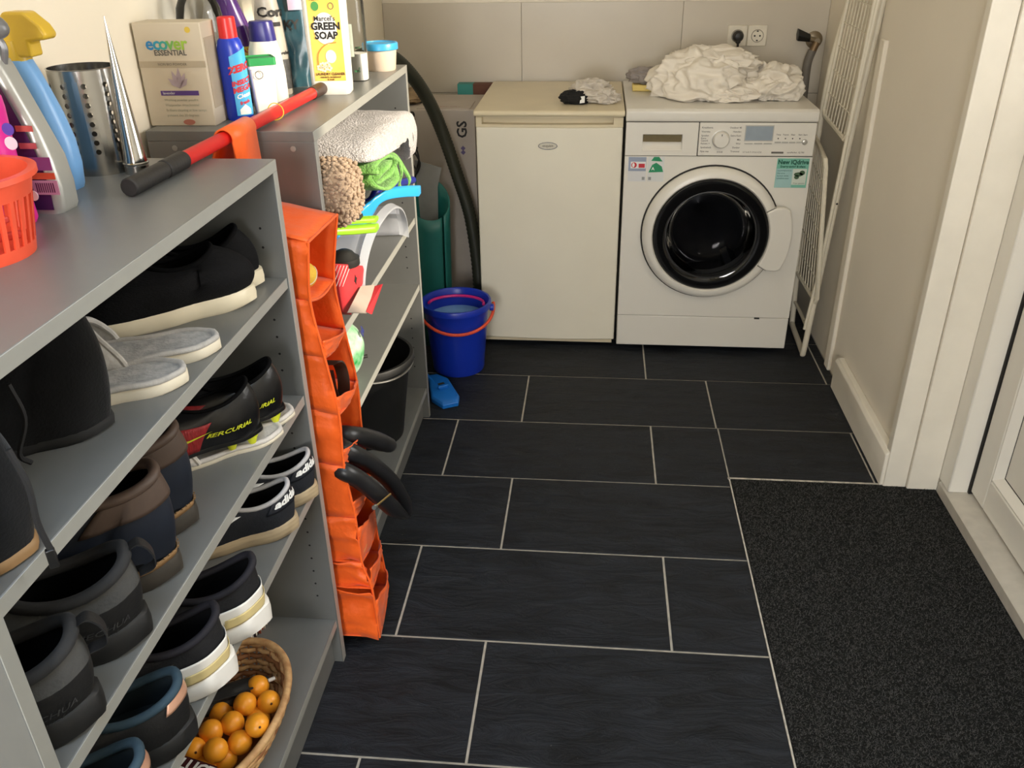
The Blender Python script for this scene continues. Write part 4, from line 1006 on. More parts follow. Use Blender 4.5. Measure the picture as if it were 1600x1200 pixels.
# coral slotted basket
oc = (-1.084, -1.782, ZT)
cb = thing('slotted_basket', 'coral red round plastic basket with slotted sides at the near shelf corner', 'basket', oc)
NS = 34; hb, r0_, r1_ = .092, .066, .082
def cr_(z): return r0_+(r1_-r0_)*z/hb
MB().lathe([(.001, .0), (r0_, 0), (cr_(.014), .014), (cr_(.014)-.003, .014), (r0_-.004, .003), (.001, .003)], 48, cap0=False, cap1=False).build('base', m_coral, cb, ang=40)
MB().lathe([(cr_(.066), .066), (r1_, hb-.006), (r1_+.006, hb-.006), (r1_+.006, hb), (r1_-.003, hb), (cr_(.066)-.003, .066), (cr_(.066), .066)], 48, cap0=False, cap1=False).build('rim', m_coral, cb, ang=40)
for k in range(NS):
    a = 2*pi*k/NS; M = Matrix.Rotation(a, 4, 'Z')
    s_ = MB().loft([[M @ Vector((cr_(z)-.003, -.0026, z)), M @ Vector((cr_(z), -.0026, z)), M @ Vector((cr_(z), .0026, z)), M @ Vector((cr_(z)-.003, .0026, z))] for z in (.013, .067)])
    s_.build('slat', m_coral, cb, smooth=False)
pegs = random.Random(5)
for k in range(7):
    a = pegs.uniform(0, 2*pi); q = Vector((.03*cos(k*2.1), .03*sin(k*2.1), .02+.009*k))
    pg_ = tag(MB().box(-.034, .034, -.005, .005, -.004, .004, Matrix.Rotation(a, 4, 'Z') @ Matrix.Rotation(.3*sin(k), 4, 'Y')).build('clothes_peg', mat('peg_red', (206, 60, 48), .4), None, bevel=.002), 'red plastic clothes peg lying in the coral basket', 'peg', 'pegs in the coral basket')
    pg_.location = Vector(oc)+q
# perforated steel cutlery holder
oh = (-1.135, -1.392, ZT)
ch = thing('cutlery_holder', 'perforated stainless steel cutlery holder standing by the wall', 'holder', oh)
m_st = mat('stainless_steel', (176, 174, 170), .22, 1.0, var=.05, vscale=8, stretch=(1, 1, .05))
R_, H_ = .047, .146
pf = MB(); na, nzr = 20, 8; zb0, zb1 = .028, .132
def cy(a, z): return (R_*cos(a), R_*sin(a), z)
for i in range(na):
    a0, a1 = 2*pi*i/na, 2*pi*(i+1)/na
    for j in range(nzr):
        z0_, z1_ = zb0+(zb1-zb0)*j/nzr, zb0+(zb1-zb0)*(j+1)/nzr
        if i % 2 == 0:
            ac, zc_ = (a0+a1)/2, (z0_+z1_)/2; nn = 12
            inner, outer_ = [], []
            for k in range(nn):
                t_ = 2*pi*k/nn+pi/4; c_, s_ = cos(t_), sin(t_); q = 1/max(abs(c_), abs(s_))
                outer_.append(cy(ac+c_*q*(a1-a0)/2, zc_+s_*q*(z1_-z0_)/2)); inner.append(cy(ac+c_*.0038/R_, zc_+s_*.0038))
            pf.loft([inner, outer_], False, False)
        else:
            for q in range(2):
                b0_, b1_ = a0+(a1-a0)*q/2, a0+(a1-a0)*(q+1)/2
                pf.add([cy(b0_, z0_), cy(b1_, z0_), cy(b1_, z1_), cy(b0_, z1_)], [(0, 1, 2, 3)])
pf.build('perforated_wall', m_st, ch, ang=35)
MB().lathe([(.001, .002), (R_-.002, .002), (R_, 0), (R_, zb0)], 48, cap0=False, cap1=False).build('base', m_st, ch, ang=40)
MB().lathe([(R_, zb1), (R_, H_), (R_+.0012, H_+.001), (R_-.0012, H_+.001), (R_-.001, zb1)], 48, cap0=False, cap1=False).build('rim', m_st, ch, ang=40)
# slim steel cone
ok_ = (-1.073, -1.412, ZT)
kn = thing('steel_cone', 'slim pointed polished steel cone standing beside the perforated holder', 'cone', ok_)
MB().lathe([(.0175, 0), (.0175, .012), (.0168, .013), (.0166, .020), (.0155, .024), (.0008, .215)], 36, cap1=True).build('spike', mat('polished_steel', (190, 188, 184), .14, 1.0, var=.04), kn, ang=30)
MB().lathe([(.0172, .012), (.0184, .0135), (.0184, .0155), (.0170, .017)], 36, cap0=False, cap1=False).build('collar', mat('polished_steel'), kn)

# red telescopic pole laid across both units
opp = (-1.01, -1.15, ZT)
po = thing('telescopic_pole', 'red telescopic mop pole with black grip lying across both shelf units', 'pole', opp)
zp = ZT+.0135
def PP(y): return Vector((-1.017+(y+1.545)/(.81)*.032, y, zp))
MB().tube([PP(-1.40), PP(-.80)], .0115, 20).build('pole_tube', m_red, po, off=opp)
MB().tube([PP(-1.545), PP(-1.45)], .0128, 20).build('grip', mat('grip_black', (34, 32, 31), .55, bump=.2, bscale=200), po, bevel=.002, off=opp)
MB().tube([PP(-1.449), PP(-1.388)], .0135, 20).build('grip_sleeve', mat('grip_black'), po, bevel=.002, off=opp)
MB().tube([PP(-.812), PP(-.735)], .0132, 20).build('joint', mat('joint_brown', (60, 40, 34), .45), po, bevel=.002, off=opp)
MB().tube([PP(-.735), PP(-.70)], .0115, 20).build('end_cap', m_red, po, bevel=.003, off=opp)
q = PP(-1.02)
rbn = thing('rubber_band', 'yellow rubber band looped round the red pole', 'rubber band', q)
MB().tube([(.0128*cos(2*pi*i/24)+.004*max(0, cos(2*pi*i/24)), .004*sin(2*pi*i/24+.5), .0128*sin(2*pi*i/24)+.004*max(0, sin(2*pi*i/24))) for i in range(24)], .0010, 6, closed=True).build('band', mat('rubber_yellow', (206, 170, 50), .5), rbn)
# ------------------------------------------------------------------ shoes
def foot_outline(L, Wd, n=44, heel=.74, waist=.80, pointy=.50):
    """points round a foot print; heel at x=0, toe at x=-L, little asymmetry"""
    tab = [(0, .62*heel), (.12, heel*.92), (.3, waist*.86), (.5, .90), (.68, 1.0), (.82, .94), (.93, .74), (1, .5)]
    def w(s):
        for (a, p), (b, q) in zip(tab, tab[1:]):
            if s <= b: 
                u = (s-a)/(b-a); u = u*u*(3-2*u); return p+(q-p)*u
        return tab[-1][1]
    out = []
    for i in range(n):
        u = 2*pi*i/n; s = (1-cos(u))/2
        sg = 1 if sin(u) >= 0 else -1
        y = sg*Wd/2*w(s)*min(1.0, abs(sin(u))**pointy*1.12)
        x = -L*s
        out.append((x, y+.10*Wd*s*s*.5, u, s))
    return out

def make_shoe(t, P):
    """builds the parts of one shoe under t (local frame: heel at origin, toe to -x, sole on z=0)"""
    L, Wd = P['L'], P['W']; FO = foot_outline(L, Wd, heel=P.get('heel', .76)); n = len(FO)
    z0 = P.get('lift', 0.0)
    th, tt = P['sole_h'], P['sole_t']
    def ztop(s): return z0+th+(tt-th)*min(1, s*1.5)
    flare = P.get('flare', 1.03)
    def out(i, k, dz):
        x, y, u, s = FO[i]; cx = -L*.48
        return (cx+(x-cx)*k, y*k, dz)
    # sole in layers
    lay = [(.94, 0), (flare, .18), (flare*1.005, .55), (flare*.995, .9), (.97, 1.0)]
    R = []
    for k, f in lay: R.append([out(i, k, z0+(ztop(FO[i][3])-z0)*f+ (P.get('toe_spring', .006)*max(0, FO[i][3]-.75)*4*(1-f))) for i in range(n)])
    sole = MB().loft(R).build('sole', P['m_sole'], t, ang=50)
    if P.get('m_outsole'):
        MB().loft([[out(i, .945, z0-.0005+P.get('toe_spring', .006)*max(0, FO[i][3]-.75)*4) for i in range(n)], [out(i, flare*1.004, z0+.2*(ztop(FO[i][3])-z0)+.0005) for i in range(n)]], True, False).build('outsole', P['m_outsole'], sole, ang=50)
    # collar ring
    cL = P['open']; hz, sz, fz = P['c_heel'], P['c_side'], P['c_front']; cw = P.get('c_w', .056)/2; cx0 = P.get('c_x0', -.010)
    def collar(u, k=1.0, dz=0.0):
        s = (1-cos(u))/2
        x = cx0-cL*s; c = cx0-cL/2
        x = c+(x-c)*k
        y = cw*k*(sin(u))*(1.0 if abs(sin(u)) < 1e-6 else abs(sin(u))**(-.25))*(1-.12*s)
        z = z0+hz*(1-s)**3+sz*3*(1-s)**2*s+sz*3*(1-s)*s*s+fz*s**3
        return Vector((x, y, z+dz))
    bulge = P.get('bulge', .10)
    th_box = P.get('toe_box', .045)
    def surf(u, tv):
        s = (1-cos(u))/2
        sg = 1 if sin(u) >= 0 else -1
        i = u/(2*pi)*n % n; i0 = int(i) % n; fr_ = i-int(i); a = FO[i0]; b = FO[(i0+1) % n]
        x = a[0]+(b[0]-a[0])*fr_; y = a[1]+(b[1]-a[1])*fr_
        cx = -L*.48
        p0 = Vector((cx+(x-cx)*.985, y*.985, ztop(s)-.003)); p2 = collar(u)
        f = s*s*(3-2*s)
        heelness = 1-f
        q = p0.lerp(p2, .02+.26*f)
        out_ = Vector((p0.x-cx*(.55 if s < .3 else .95), p0.y, 0)); out_.normalize()
        zc = p0.z+(p2.z-p0.z)*(.55)*heelness+f*(th_box*1.30)
        p1 = Vector((q.x+out_.x*bulge*.06*heelness, q.y+out_.y*bulge*.06*(1-f*.5), zc))
        r = p0*(1-tv)**2+p1*2*tv*(1-tv)+p2*tv**2
        return r
    NU, NT = 56, 14
    split = P.get('split')
    if split:
        MB().grid(lambda a, b: surf(2*pi*a, b*split), NU, 7, closeu=True).build('lower_upper', P['m_up2'], t, ang=60)
        MB().grid(lambda a, b: surf(2*pi*a, split+b*(1-split)), NU, 9, closeu=True).build('upper', P['m_up'], t, ang=60)
    else:
        MB().grid(lambda a, b: surf(2*pi*a, b), NU, NT, closeu=True).build('upper', P['m_up'], t, ang=60)
    # lining going down inside
    def lin_(a, b):
        u = 2*pi*a; c = collar(u, 1-.06*min(1, b*3)); zb_ = z0+th+.006
        k = b*b
        return Vector((c.x*(1)-.018*b*(1-cos(u))/2, c.y*(1+.12*b), c.z+(zb_-c.z)*b-.0005))
    li = MB().grid(lin_, 40, 8, closeu=True)
    ring = [lin_(i/40, 1.0) for i in range(40)]; li.add(ring, [list(range(40))])
    li.build('lining', P['m_in'], t, ang=60)
    if P.get('pad', 0): 
        MB().tube([collar(2*pi*i/48, 1.02) for i in range(48)], P['pad'], 8, closed=True).build('collar', P.get('m_pad', P['m_in']), t, ang=80)
    # tongue and laces
    if P.get('tongue', True):
        fx = collar(pi).x; fzz = collar(pi).z
        def tg(a, b): 
            w = .022*(1-.15*b); yy = (a-.5)*2*w
            return Vector((fx-.030+b*(.034+P.get('tong_back', .0)), yy, fzz-.006+b*P.get('tong_h', .028)-(yy/w)**2*.006-.008*(1-b)+.006))
        MB().grid(tg, 8, 6).build('tongue', P.get('m_tongue', P['m_up']), t, solid=.005, ang=60)
    if P.get('laces'):
        nl = P.get('n_laces', 4)
        for k in range(nl):
            tv = .93-.11*k; du = .55-.03*k
            pts = []
            for j in range(9):
                u = pi+(-1+2*j/8)*du*.62; q = surf(u, tv); pts.append(q+Vector((0, 0, .0035)))
            MB().tube(pts, P.get('lace_r', .0022), 6).build('lace', P['laces'], t)
        q = surf(pi, .95)
        for s_ in (-1, 1):
            MB().tube(smoothpath([q+Vector((0, 0, .006)), q+Vector((.004, s_*.018, .016)), q+Vector((-.004, s_*.034, .006)), q+Vector((-.004, s_*.016, .004)), q+Vector((0, 0, .006))], 5), P.get('lace_r', .0022)*.9, 6).build('lace_bow', P['laces'], t)
    P['surf'] = surf
    return surf
def on_surf(surf, mb, u0, t0, ku, kt, off=.0008):
    """wrap flat geometry (x right, y up) round a shoe: u grows to the left side when seen from the heel"""
    def f(p):
        u = (u0+ku*p.x) % (2*pi); tv = t0+kt*p.y
        e = 1e-3; a = surf(u, tv); du = surf((u+e) % (2*pi), tv)-a; dv = surf(u, min(1, tv+e))-a
        nn = du.cross(dv); 
        nn = nn.normalized() if nn.length > 1e-12 else Vector((1, 0, 0))
        c = Vector((-.14, 0, .03))
        if nn.dot(a-c) < 0: nn = -nn
        return a+nn*(off+p.z)
    return mb.map(f)
def patch(surf, u0, u1, t0, t1, m, t, name, off=.0007, nu=14, nt=6):
    mb = MB().grid(lambda a, b: (a, b, 0), nu, nt)
    def f(p): return (u0+(u1-u0)*p.x, t0+(t1-t0)*p.y, 0)
    mb.map(f); on_surf(surf, mb, 0, 0, 1, 1, off)
    return mb.build(name, m, t, ang=60, solid=.0008)
def shoe(name, label, loc, rz, P, group=None):
    t = thing(name, label, 'shoe', loc, rz, group); P = dict(P); s = make_shoe(t, P); return t, s

m_bk = mat('black_knit', (12, 12, 14), .85, var=.3, vscale=90, bump=.5, bscale=260, stretch=(1, 1, 3), sheen=.0, spec=.2)
m_bin = mat('black_lining', (12, 12, 13), .95, spec=.1)
m_crm = mat('cream_rubber', (226, 214, 186), .5, var=.04, vscale=20)
Z2, Z3, Z4, Z5 = ZA
# black knit sneakers with cream soles
PK = dict(L=.285, W=.098, sole_h=.030, sole_t=.026, m_sole=m_crm, m_up=m_bk, m_in=m_bin, open=.115, c_heel=.088, c_side=.062, c_front=.086, bulge=.16, pad=.004, laces=mat('lace_black', (26, 26, 28), .8), toe_box=.046, n_laces=4)
_, sf = shoe('sneaker', 'black knit sneaker with cream sole, front one beside the grey slippers', (-.918, -1.432, Z2), .66, dict(PK, c_x0=-.052, open=.095, c_heel=.098, c_side=.074, bulge=.55), 'black knit sneakers')
shoe('sneaker', 'black knit sneaker with cream sole, back one against the shelf side', (-.930, -1.362, Z2), .62, dict(PK, c_x0=-.030, c_heel=.100), 'black knit sneakers')
# felt slippers
m_felt = mat('grey_felt', (150, 150, 148), .95, c2=(186, 184, 180), vscale=60, bump=.6, bscale=220, sheen=.3, spec=.1)
m_felt2 = mat('grey_felt_rim', (176, 172, 166), .95, var=.1, vscale=80, bump=.5, bscale=260, sheen=.3, spec=.1)
m_foam = mat('cream_foam', (222, 212, 190), .7, var=.04)
def slipper(label, loc, rz, m_top, m_rim, m_so, L=.265, Wd=.098, closed=True, group='slippers', so=.018, st=.47, m_band=None):
    t = thing('slipper', label, 'slipper', loc, rz, group); FO = foot_outline(L, Wd, heel=.82); n = len(FO)
    def o(k, z): return [(-L*.48+(x+L*.48)*k, y*k, z) for x, y, u, s in FO]
    MB().loft([o(.965, 0), o(1.0, .003), o(1.0, so-.003), o(.97, so)]).build('sole', m_so, t, ang=50)
    MB().loft([o(.965, so-.001), o(.96, so+.002), o(.90, so+.0015)], False, True).build('insole', m_top, t, ang=60)
    MB().tube(o(.965, so+.0015), .0042, 8, closed=True).build('piping', m_rim, t, ang=80)
    def band(a, b):
        s = st+(.99-st)*b; 
        u = math.acos(1-2*min(.985, s)); i = u/(2*pi)*n; i0 = int(i); f = i-i0
        x = FO[i0][0]+(FO[(i0+1) % n][0]-FO[i0][0])*f; w = abs(FO[i0][1]+(FO[(i0+1) % n][1]-FO[i0][1])*f)
        yc = .05*Wd*s*s
        th = pi*a; hgt = .046*(1-b)**.35+.006 if b < .999 else .006
        return (x-.034*sin(th)*(1-b), yc+w*cos(th), so+hgt*sin(th)**.75)
    MB().grid(band, 22, 12).build('upper', m_band or m_rim, t, solid=.005, ang=60)
    MB().tube([band(i/22, 0) for i in range(23)], .0042, 8).build('binding', m_rim, t)
    return t
slipper('grey felt slipper with cream sole, heel beside the black sneaker', (-.902, -1.602, Z2), .58, m_felt, m_felt2, m_foam)
slipper('grey felt slipper with cream sole, front one beside the black suede boot', (-.905, -1.700, Z2), .50, m_felt, m_felt2, m_foam)
# black suede ankle boot
m_sued = mat('black_suede', (13, 13, 14), .95, var=.25, vscale=30, bump=.3, bscale=300, sheen=.15, spec=.1)
PB = dict(L=.285, W=.104, sole_h=.015, sole_t=.013, flare=1.0, m_sole=mat('black_rubber', (22, 22, 22), .8), m_up=m_sued, m_in=m_bin, open=.118, c_heel=.150, c_side=.140, c_front=.142, bulge=.30, pad=.003, toe_box=.05, c_w=.076, c_x0=-.008, laces=mat('lace_black'), heel=.86)
_, s1 = shoe('suede_boot', 'black suede ankle boot with hanging lace, next to the grey slippers', (-.950, -1.806, Z2), .62, PB, 'black suede boots')
for k, (pa, pb) in enumerate((((72, 640), (70, 725)), ((30, 650), (36, 730)))):
    pass
_, s2_ = shoe('suede_boot', 'black boot with zip pull and tan sole edge at the near shelf end', (-.905, -2.035, Z2), .60, dict(PB, m_sole=mat('tan_leather', (150, 116, 76), .6), c_heel=.135, c_side=.128, c_front=.135), 'black suede boots')
b_ = [o for o in bpy.data.objects if o.name.startswith('suede_boot')][-1]
MB().tube(smoothpath([(.004, -.040, .125), (.010, -.046, .09), (.008, -.047, .05), (.012, -.046, .012)], 6), .0030, 6).build('hanging_lace', mat('lace_black'), b_)
MB().box(.006, .014, -.050, -.044, .002, .022).build('zip_pull', mat('zip_metal', (60, 60, 60), .35, .8), b_, bevel=.001)
b_ = [o for o in bpy.data.objects if o.name == 'suede_boot'][0]
MB().tube(smoothpath([(-.09, -.062, .10), (-.085, -.066, .06), (-.10, -.064, .02), (-.092, -.062, .005)], 6), .0028, 6).build('hanging_lace', mat('lace_black'), b_)
# spa slippers with football boots on top
m_terry = mat('white_terry', (206, 200, 192), .95, var=.06, vscale=60, bump=.5, bscale=240, sheen=.3, spec=.1)
for lab, loc in (('white open spa slipper under the football boots, front one', (-.893, -1.462, Z3)), ('white open spa slipper under the football boots, back one', (-.893, -1.402, Z3))):
    slipper(lab, loc, .62, m_terry, m_terry, m_foam, L=.275, Wd=.10, so=.010, st=.52, group='white spa slippers')
m_fbk = mat('black_synthetic_leather', (15, 15, 17), .32, var=.2, vscale=40, bump=.25, bscale=90)
m_fred = mat('dark_red_knit', (150, 34, 36), .6, var=.2, vscale=40, bump=.7, bscale=90, stretch=(6, 1, 1))
m_volt = mat('lime_yellow', (214, 220, 50), .45)
PF = dict(L=.278, W=.088, sole_h=.010, sole_t=.008, lift=.012, m_sole=m_fbk, m_up=m_fbk, m_in=m_bin, open=.112, c_heel=.092, c_side=.062, c_front=.076, bulge=.26, pad=.003, toe_box=.044, heel=.80, c_w=.052)
for lab, loc, rz in (('black and red football boot with lime lettering, front one of the pair', (-.914, -1.500, Z3+.0155), .62), ('black football boot lying on the back white slipper', (-.900, -1.432, Z3+.0155), .62)):
    t, s = shoe('football_boot', lab, loc, rz, PF, 'football boots')
    patch(s, 4.45, 5.0, .02, .62, m_fred, t, 'red_panel', nu=10); patch(s, pi-.75, pi+1.3, .02, .70, m_fred, t, 'red_toe', nu=30)
    patch(s, 1.35, 1.9, .02, .62, m_fred, t, 'red_panel', nu=10)
    lt = text_mb('MERCURIAL', .0105, .0002, shear=.2); on_surf(s, lt, 5.38, .30, 12.5, 12.0, .0012); lt.build('lettering', m_volt, t, smooth=False)
    sw = MB().add([(-.022, .001, 0), (-.004, -.004, 0), (.024, .006, 0), (-.003, .001, 0)], [(0, 1, 2, 3)]); on_surf(s, sw, 4.85, .35, 12, 11, .0022); sw.build('printed_swoosh', m_volt, t, smooth=False)
    for (x, y) in ((-.018, -.018), (-.018, .018), (-.05, -.020), (-.05, .020), (-.18, -.03), (-.18, .034), (-.21, -.030), (-.21, .036)):
        st_ = MB().loft([[(x+r*cos(2*pi*i/10), y+r*.6*sin(2*pi*i/10), z) for i in range(10)] for r, z in ((.005, .0), (.010, .013))]).build('stud', m_volt, t)
# navy boots with brown padded collar
m_navy = mat('navy_leather', (20, 28, 42), .55, var=.15, vscale=20, bump=.15, bscale=60)
m_brn = mat('brown_leather_collar', (78, 62, 52), .6, var=.1, vscale=20)
m_tan = mat('tan_leather')
PN = dict(L=.275, W=.082, sole_h=.034, sole_t=.026, m_sole=mat('brown_black_rubber', (58, 52, 44), .75, var=.1), m_up=m_navy, m_in=m_bin, open=.120, c_heel=.155, c_side=.142, c_front=.150, bulge=.34, pad=.007, m_pad=m_brn, toe_box=.05, c_w=.070, c_x0=-.004, laces=mat('lace_navy', (26, 32, 46), .8), heel=.84)
for lab, loc in (('navy leather boot with brown collar and stitched tan welt, back one', (-.936, -1.704, Z3)), ('navy leather boot with brown collar and stitched tan welt, front one', (-.914, -1.806, Z3))):
    t, s = shoe('leather_boot', lab, loc, .60, PN, 'navy leather boots')
    patch(s, -.9, .9, .0, .075, m_tan, t, 'welt', off=.0022, nu=30, nt=2)
    patch(s, -1.6, 1.6, .70, .985, m_brn, t, 'padded_collar', off=.0035, nu=30)
    for k in range(18):
        u = -.85+1.7*k/17
        q = MB().box(-.008, .008, -.0055, .0055, 0, .0012); q.map(lambda p: (u+p.x*1.6, .085+p.y*1.6, p.z)); on_surf(s, q, 0, 0, 1, 1, .0032); q.build('stitch', m_tan, t, smooth=False)
# grey and black hiking shoes with pull loops
m_gmesh = mat('grey_softshell', (72, 72, 71), .8, var=.1, vscale=50, bump=.3, bscale=300)
m_bkr = mat('black_overlay', (20, 20, 21), .6, var=.15, vscale=40, bump=.25, bscale=200)
PH = dict(L=.285, W=.094, sole_h=.040, sole_t=.028, m_sole=mat('black_hiking_rubber', (22, 22, 22), .65, var=.15), m_up=m_gmesh, m_up2=m_bkr, split=.50, m_in=m_bin, open=.122, c_heel=.118, c_side=.092, c_front=.108, bulge=.22, pad=.0075, m_pad=mat('dark_grey_padding', (40, 40, 41), .9), toe_box=.05, c_w=.074, c_x0=-.006, laces=mat('lace_black'), heel=.86)
for lab, loc, rz in (('black and grey hiking shoe with heel loop, further from the camera', (-.902, -1.916, Z3), .58), ('black and grey hiking shoe with heel loop, nearest the camera', (-.897, -2.034, Z3), .56)):
    t, s = shoe('hiking_shoe', lab, loc, rz, PH, 'hiking shoes')
    a = s(0, .96); b = s(0, .55)
    lp = smoothpath([a+Vector((-.004, 0, 0)), a+Vector((.014, 0, .010)), a+Vector((.026, 0, -.006)), b+Vector((.018, 0, .006)), b+Vector((.001, 0, 0))], 6)
    lb_ = MB().loft([[p+Vector((0, -.008, 0)), p+Vector((0, .008, 0)), p+Vector((.0015, .008, .0015)), p+Vector((.0015, -.008, .0015))] for p in lp]); lb_.build('heel_loop', m_bkr, t, ang=60)
    lt = text_mb('QUECHUA', .012, 0, shear=.1); on_surf(s, lt, 5.42, .16, 12.5, 12, .0010); lt.build('lettering', mat('faint_grey_print', (66, 66, 66), .6), t, smooth=False)
    l2 = text_mb('waterproof', .007, 0); on_surf(s, l2, 5.42, .04, 12.5, 12, .0010); l2.build('lettering', mat('faint_grey_print'), t, smooth=False)
# navy trainers with white lettering
m_anavy = mat('dark_navy_canvas', (26, 29, 36), .85, var=.15, vscale=60, bump=.3, bscale=300)
PA = dict(L=.280, W=.094, sole_h=.030, sole_t=.022, m_sole=mat('worn_tan_rubber', (176, 156, 124), .7, var=.18, vscale=14, stretch=(1, 1, 12)), m_up=m_anavy, m_in=m_bin, open=.112, c_heel=.094, c_side=.066, c_front=.084, bulge=.16, pad=.0042, m_pad=mat('light_grey_piping', (186, 184, 184), .8), toe_box=.044, c_w=.058, c_x0=-.006, laces=mat('lace_white', (210, 208, 204), .8), heel=.82)
for lab, loc, rz in (('dark navy trainer with white heel lettering, front one', (-.892, -1.468, Z4), .46), ('dark navy trainer with white heel lettering, back one by the shelf side', (-.886, -1.372, Z4), .44)):
    t, s = shoe('trainer', lab, loc, rz, PA, 'navy trainers')
    patch(s, -.95, .25, .52, .97, mat('navy_heel_tab', (24, 27, 36), .6), t, 'heel_tab', off=.0014, nu=20)
    lt = text_mb('adidas', .0225, .0011); on_surf(s, lt, -.42, .76, 15.0, 13.0, .0034); lt.build('lettering', mat('label_white'), t, smooth=False)
    patch(s, 4.5, 4.7, .05, .8, mat('label_white'), t, 'side_stripe', nu=3); patch(s, 4.15, 4.35, .05, .8, mat('label_white'), t, 'side_stripe', nu=3); patch(s, 3.8, 4.0, .05, .75, mat('label_white'), t, 'side_stripe', nu=3)
# black running shoes with thick white soles
m_white_eva = mat('white_foam_sole', (232, 228, 220), .5, var=.03)
m_cblk = mat('black_mesh', (14, 14, 18), .75, var=.2, vscale=70, bump=.4, bscale=300)
PR = dict(L=.290, W=.092, sole_h=.042, sole_t=.026, flare=1.07, m_sole=m_white_eva, m_up=m_cblk, m_in=m_bin, open=.118, c_heel=.118, c_side=.086, c_front=.098, bulge=.10, pad=.0055, m_pad=mat('black_plum_padding', (20, 18, 27), .8), toe_box=.046, c_w=.062, c_x0=-.004, laces=mat('lace_black'), heel=.84)
for lab, loc, rz in (('black running shoe with chunky white sole, back one', (-.868, -1.695, Z4), .56), ('black running shoe with chunky white sole, front one', (-.880, -1.800, Z4), .56)):
    t, s = shoe('running_shoe', lab, loc, rz, PR, 'black running shoes')
    patch(s, -1.25, .9, .10, .44, m_white_eva, t, 'heel_counter', off=.0030, nu=30)
    patch(s, -.95, .75, .02, .24, mat('pale_yellow_foam', (220, 200, 142), .5), t, 'midsole_wedge', off=.0050, nu=24)
    sw = MB().add([(-.034, .006, 0), (-.010, -.007, 0), (.034, .010, 0), (-.008, .001, 0)], [(0, 1, 2, 3)]); on_surf(s, sw, 4.75, .52, 11, 11, .0022); sw.build('printed_swoosh', mat('pale_metal_print', (170, 166, 150), .35, .4), t, smooth=False)
# black shoes with teal lining and copper heel tab
m_cop = mat('copper_tab', (214, 164, 136), .35, .3)
PT = dict(L=.285, W=.102, sole_h=.036, sole_t=.026, m_sole=mat('black_hiking_rubber'), m_up=m_bkr, m_in=mat('teal_lining', (22, 36, 44), .9), open=.118, c_heel=.098, c_side=.076, c_front=.090, bulge=.16, pad=.0060, m_pad=mat('slate_blue_padding', (46, 68, 82), .85), toe_box=.048, c_w=.062, c_x0=-.006, laces=mat('lace_black'), heel=.86)
for lab, loc, rz in (('black shoe with slate blue lining and copper heel tab, further one', (-.890, -1.900, Z4), .60), ('black shoe with slate blue lining and copper heel tab, nearest one', (-.886, -2.008, Z4), .60)):
    t, s = shoe('sport_shoe', lab, loc, rz, PT, 'blue lined shoes')
    patch(s, -.75, .20, .66, 1.0, m_cop, t, 'heel_tab', off=.0022, nu=12)
# ------------------------------------------------------------------ cane basket with orange balls
oba = (-1.005, -1.672, Z5)
ba = thing('cane_basket', 'oval woven cane basket full of orange balls on the bottom shelf', 'basket', oba, -.12)
m_cane = mat('cane', (214, 174, 122), .6, c2=(176, 130, 84), vscale=60, bump=.4, bscale=120)
m_cane2 = mat('cane_dark', (146, 98, 60), .65, var=.2, vscale=50)
BH, bx0, by0, bx1, by1 = .088, .070, .130, .108, .172
rows_ = 9; nst = 44
for k in range(rows_):
    f = k/(rows_-1); z = .006+f*(BH-.010); rx = bx0+(bx1-bx0)*f**.8; ry = by0+(by1-by0)*f**.8
    pts = []; N_ = nst*4
    for i in range(N_):
        a = 2*pi*i/N_; w = .0022*sin(nst/2*a+pi*k)
        pts.append(((rx+w)*cos(a), (ry+w)*sin(a), z))
    MB().tube(pts, .0050, 6, closed=True).build('weaver', m_cane if k % 3 else m_cane2, ba, ang=80)
for k in range(nst):
    a = 2*pi*(k+.5)/nst
    MB().tube([(bx0*cos(a), by0*sin(a), .003), ((bx0+(bx1-bx0)*.57)*cos(a), (by0+(by1-by0)*.57)*sin(a), BH*.5), (bx1*cos(a), by1*sin(a), BH)], .0022, 5).build('stake', m_cane2, ba)
MB().tube([((bx1+.001)*cos(2*pi*i/72), (by1+.001)*sin(2*pi*i/72), BH+.002) for i in range(72)], .0068, 8, closed=True).build('rim', m_cane, ba, ang=80)
wrp = MB()
MB().lathe([(.001, .002), (bx0, .002), (bx0, .006), (.001, .006)], 48, sy=by0/bx0, cap0=False, cap1=False).build('base', m_cane2, ba)
m_ball = mat('orange_ball', (255, 168, 44), .35, var=.02, sss=.15)
balls = [(403, 1073), (420, 1097), (383, 1100), (404, 1122), (402, 1133), (363, 1130), (345, 1112), (330, 1143), (337, 1172), (303, 1172), (375, 1160), (352, 1185), (318, 1200)]
zs_ = [.190, .190, .196, .170, .206, .196, .180, .198, .204, .196, .186, .168, .178]
desc = ['farthest from the camera, under the basket rim', 'at the right basket rim', 'second from the far end, by the black pouch', 'half hidden under the largest ball', 'showing largest, on top at the right', 'in the middle of the pile', 'half behind the black pouch', 'left of the middle near the pouch', 'second nearest the camera', 'with a dark spot, at the near left', 'low at the right between two others', 'deep in the near end of the basket', 'at the nearest end under the card']
for i, ((px, py), z) in enumerate(zip(balls, zs_)):
    p = at(px, py, 'z', z)
    b = tag(MB().sphere((0, 0, 0), .0198, 24, 14).build('ball', m_ball, None, ang=80), 'orange table tennis ball '+desc[i], 'ball', 'orange balls in the cane basket'); b.location = p
    if i in (1, 4, 9):
        tag(MB().sphere((.0105, -.0125, .0105), .0022, 8, 6).build('scuff', mat('scuff_dark', (90, 50, 20), .7), b), kind='stuff')
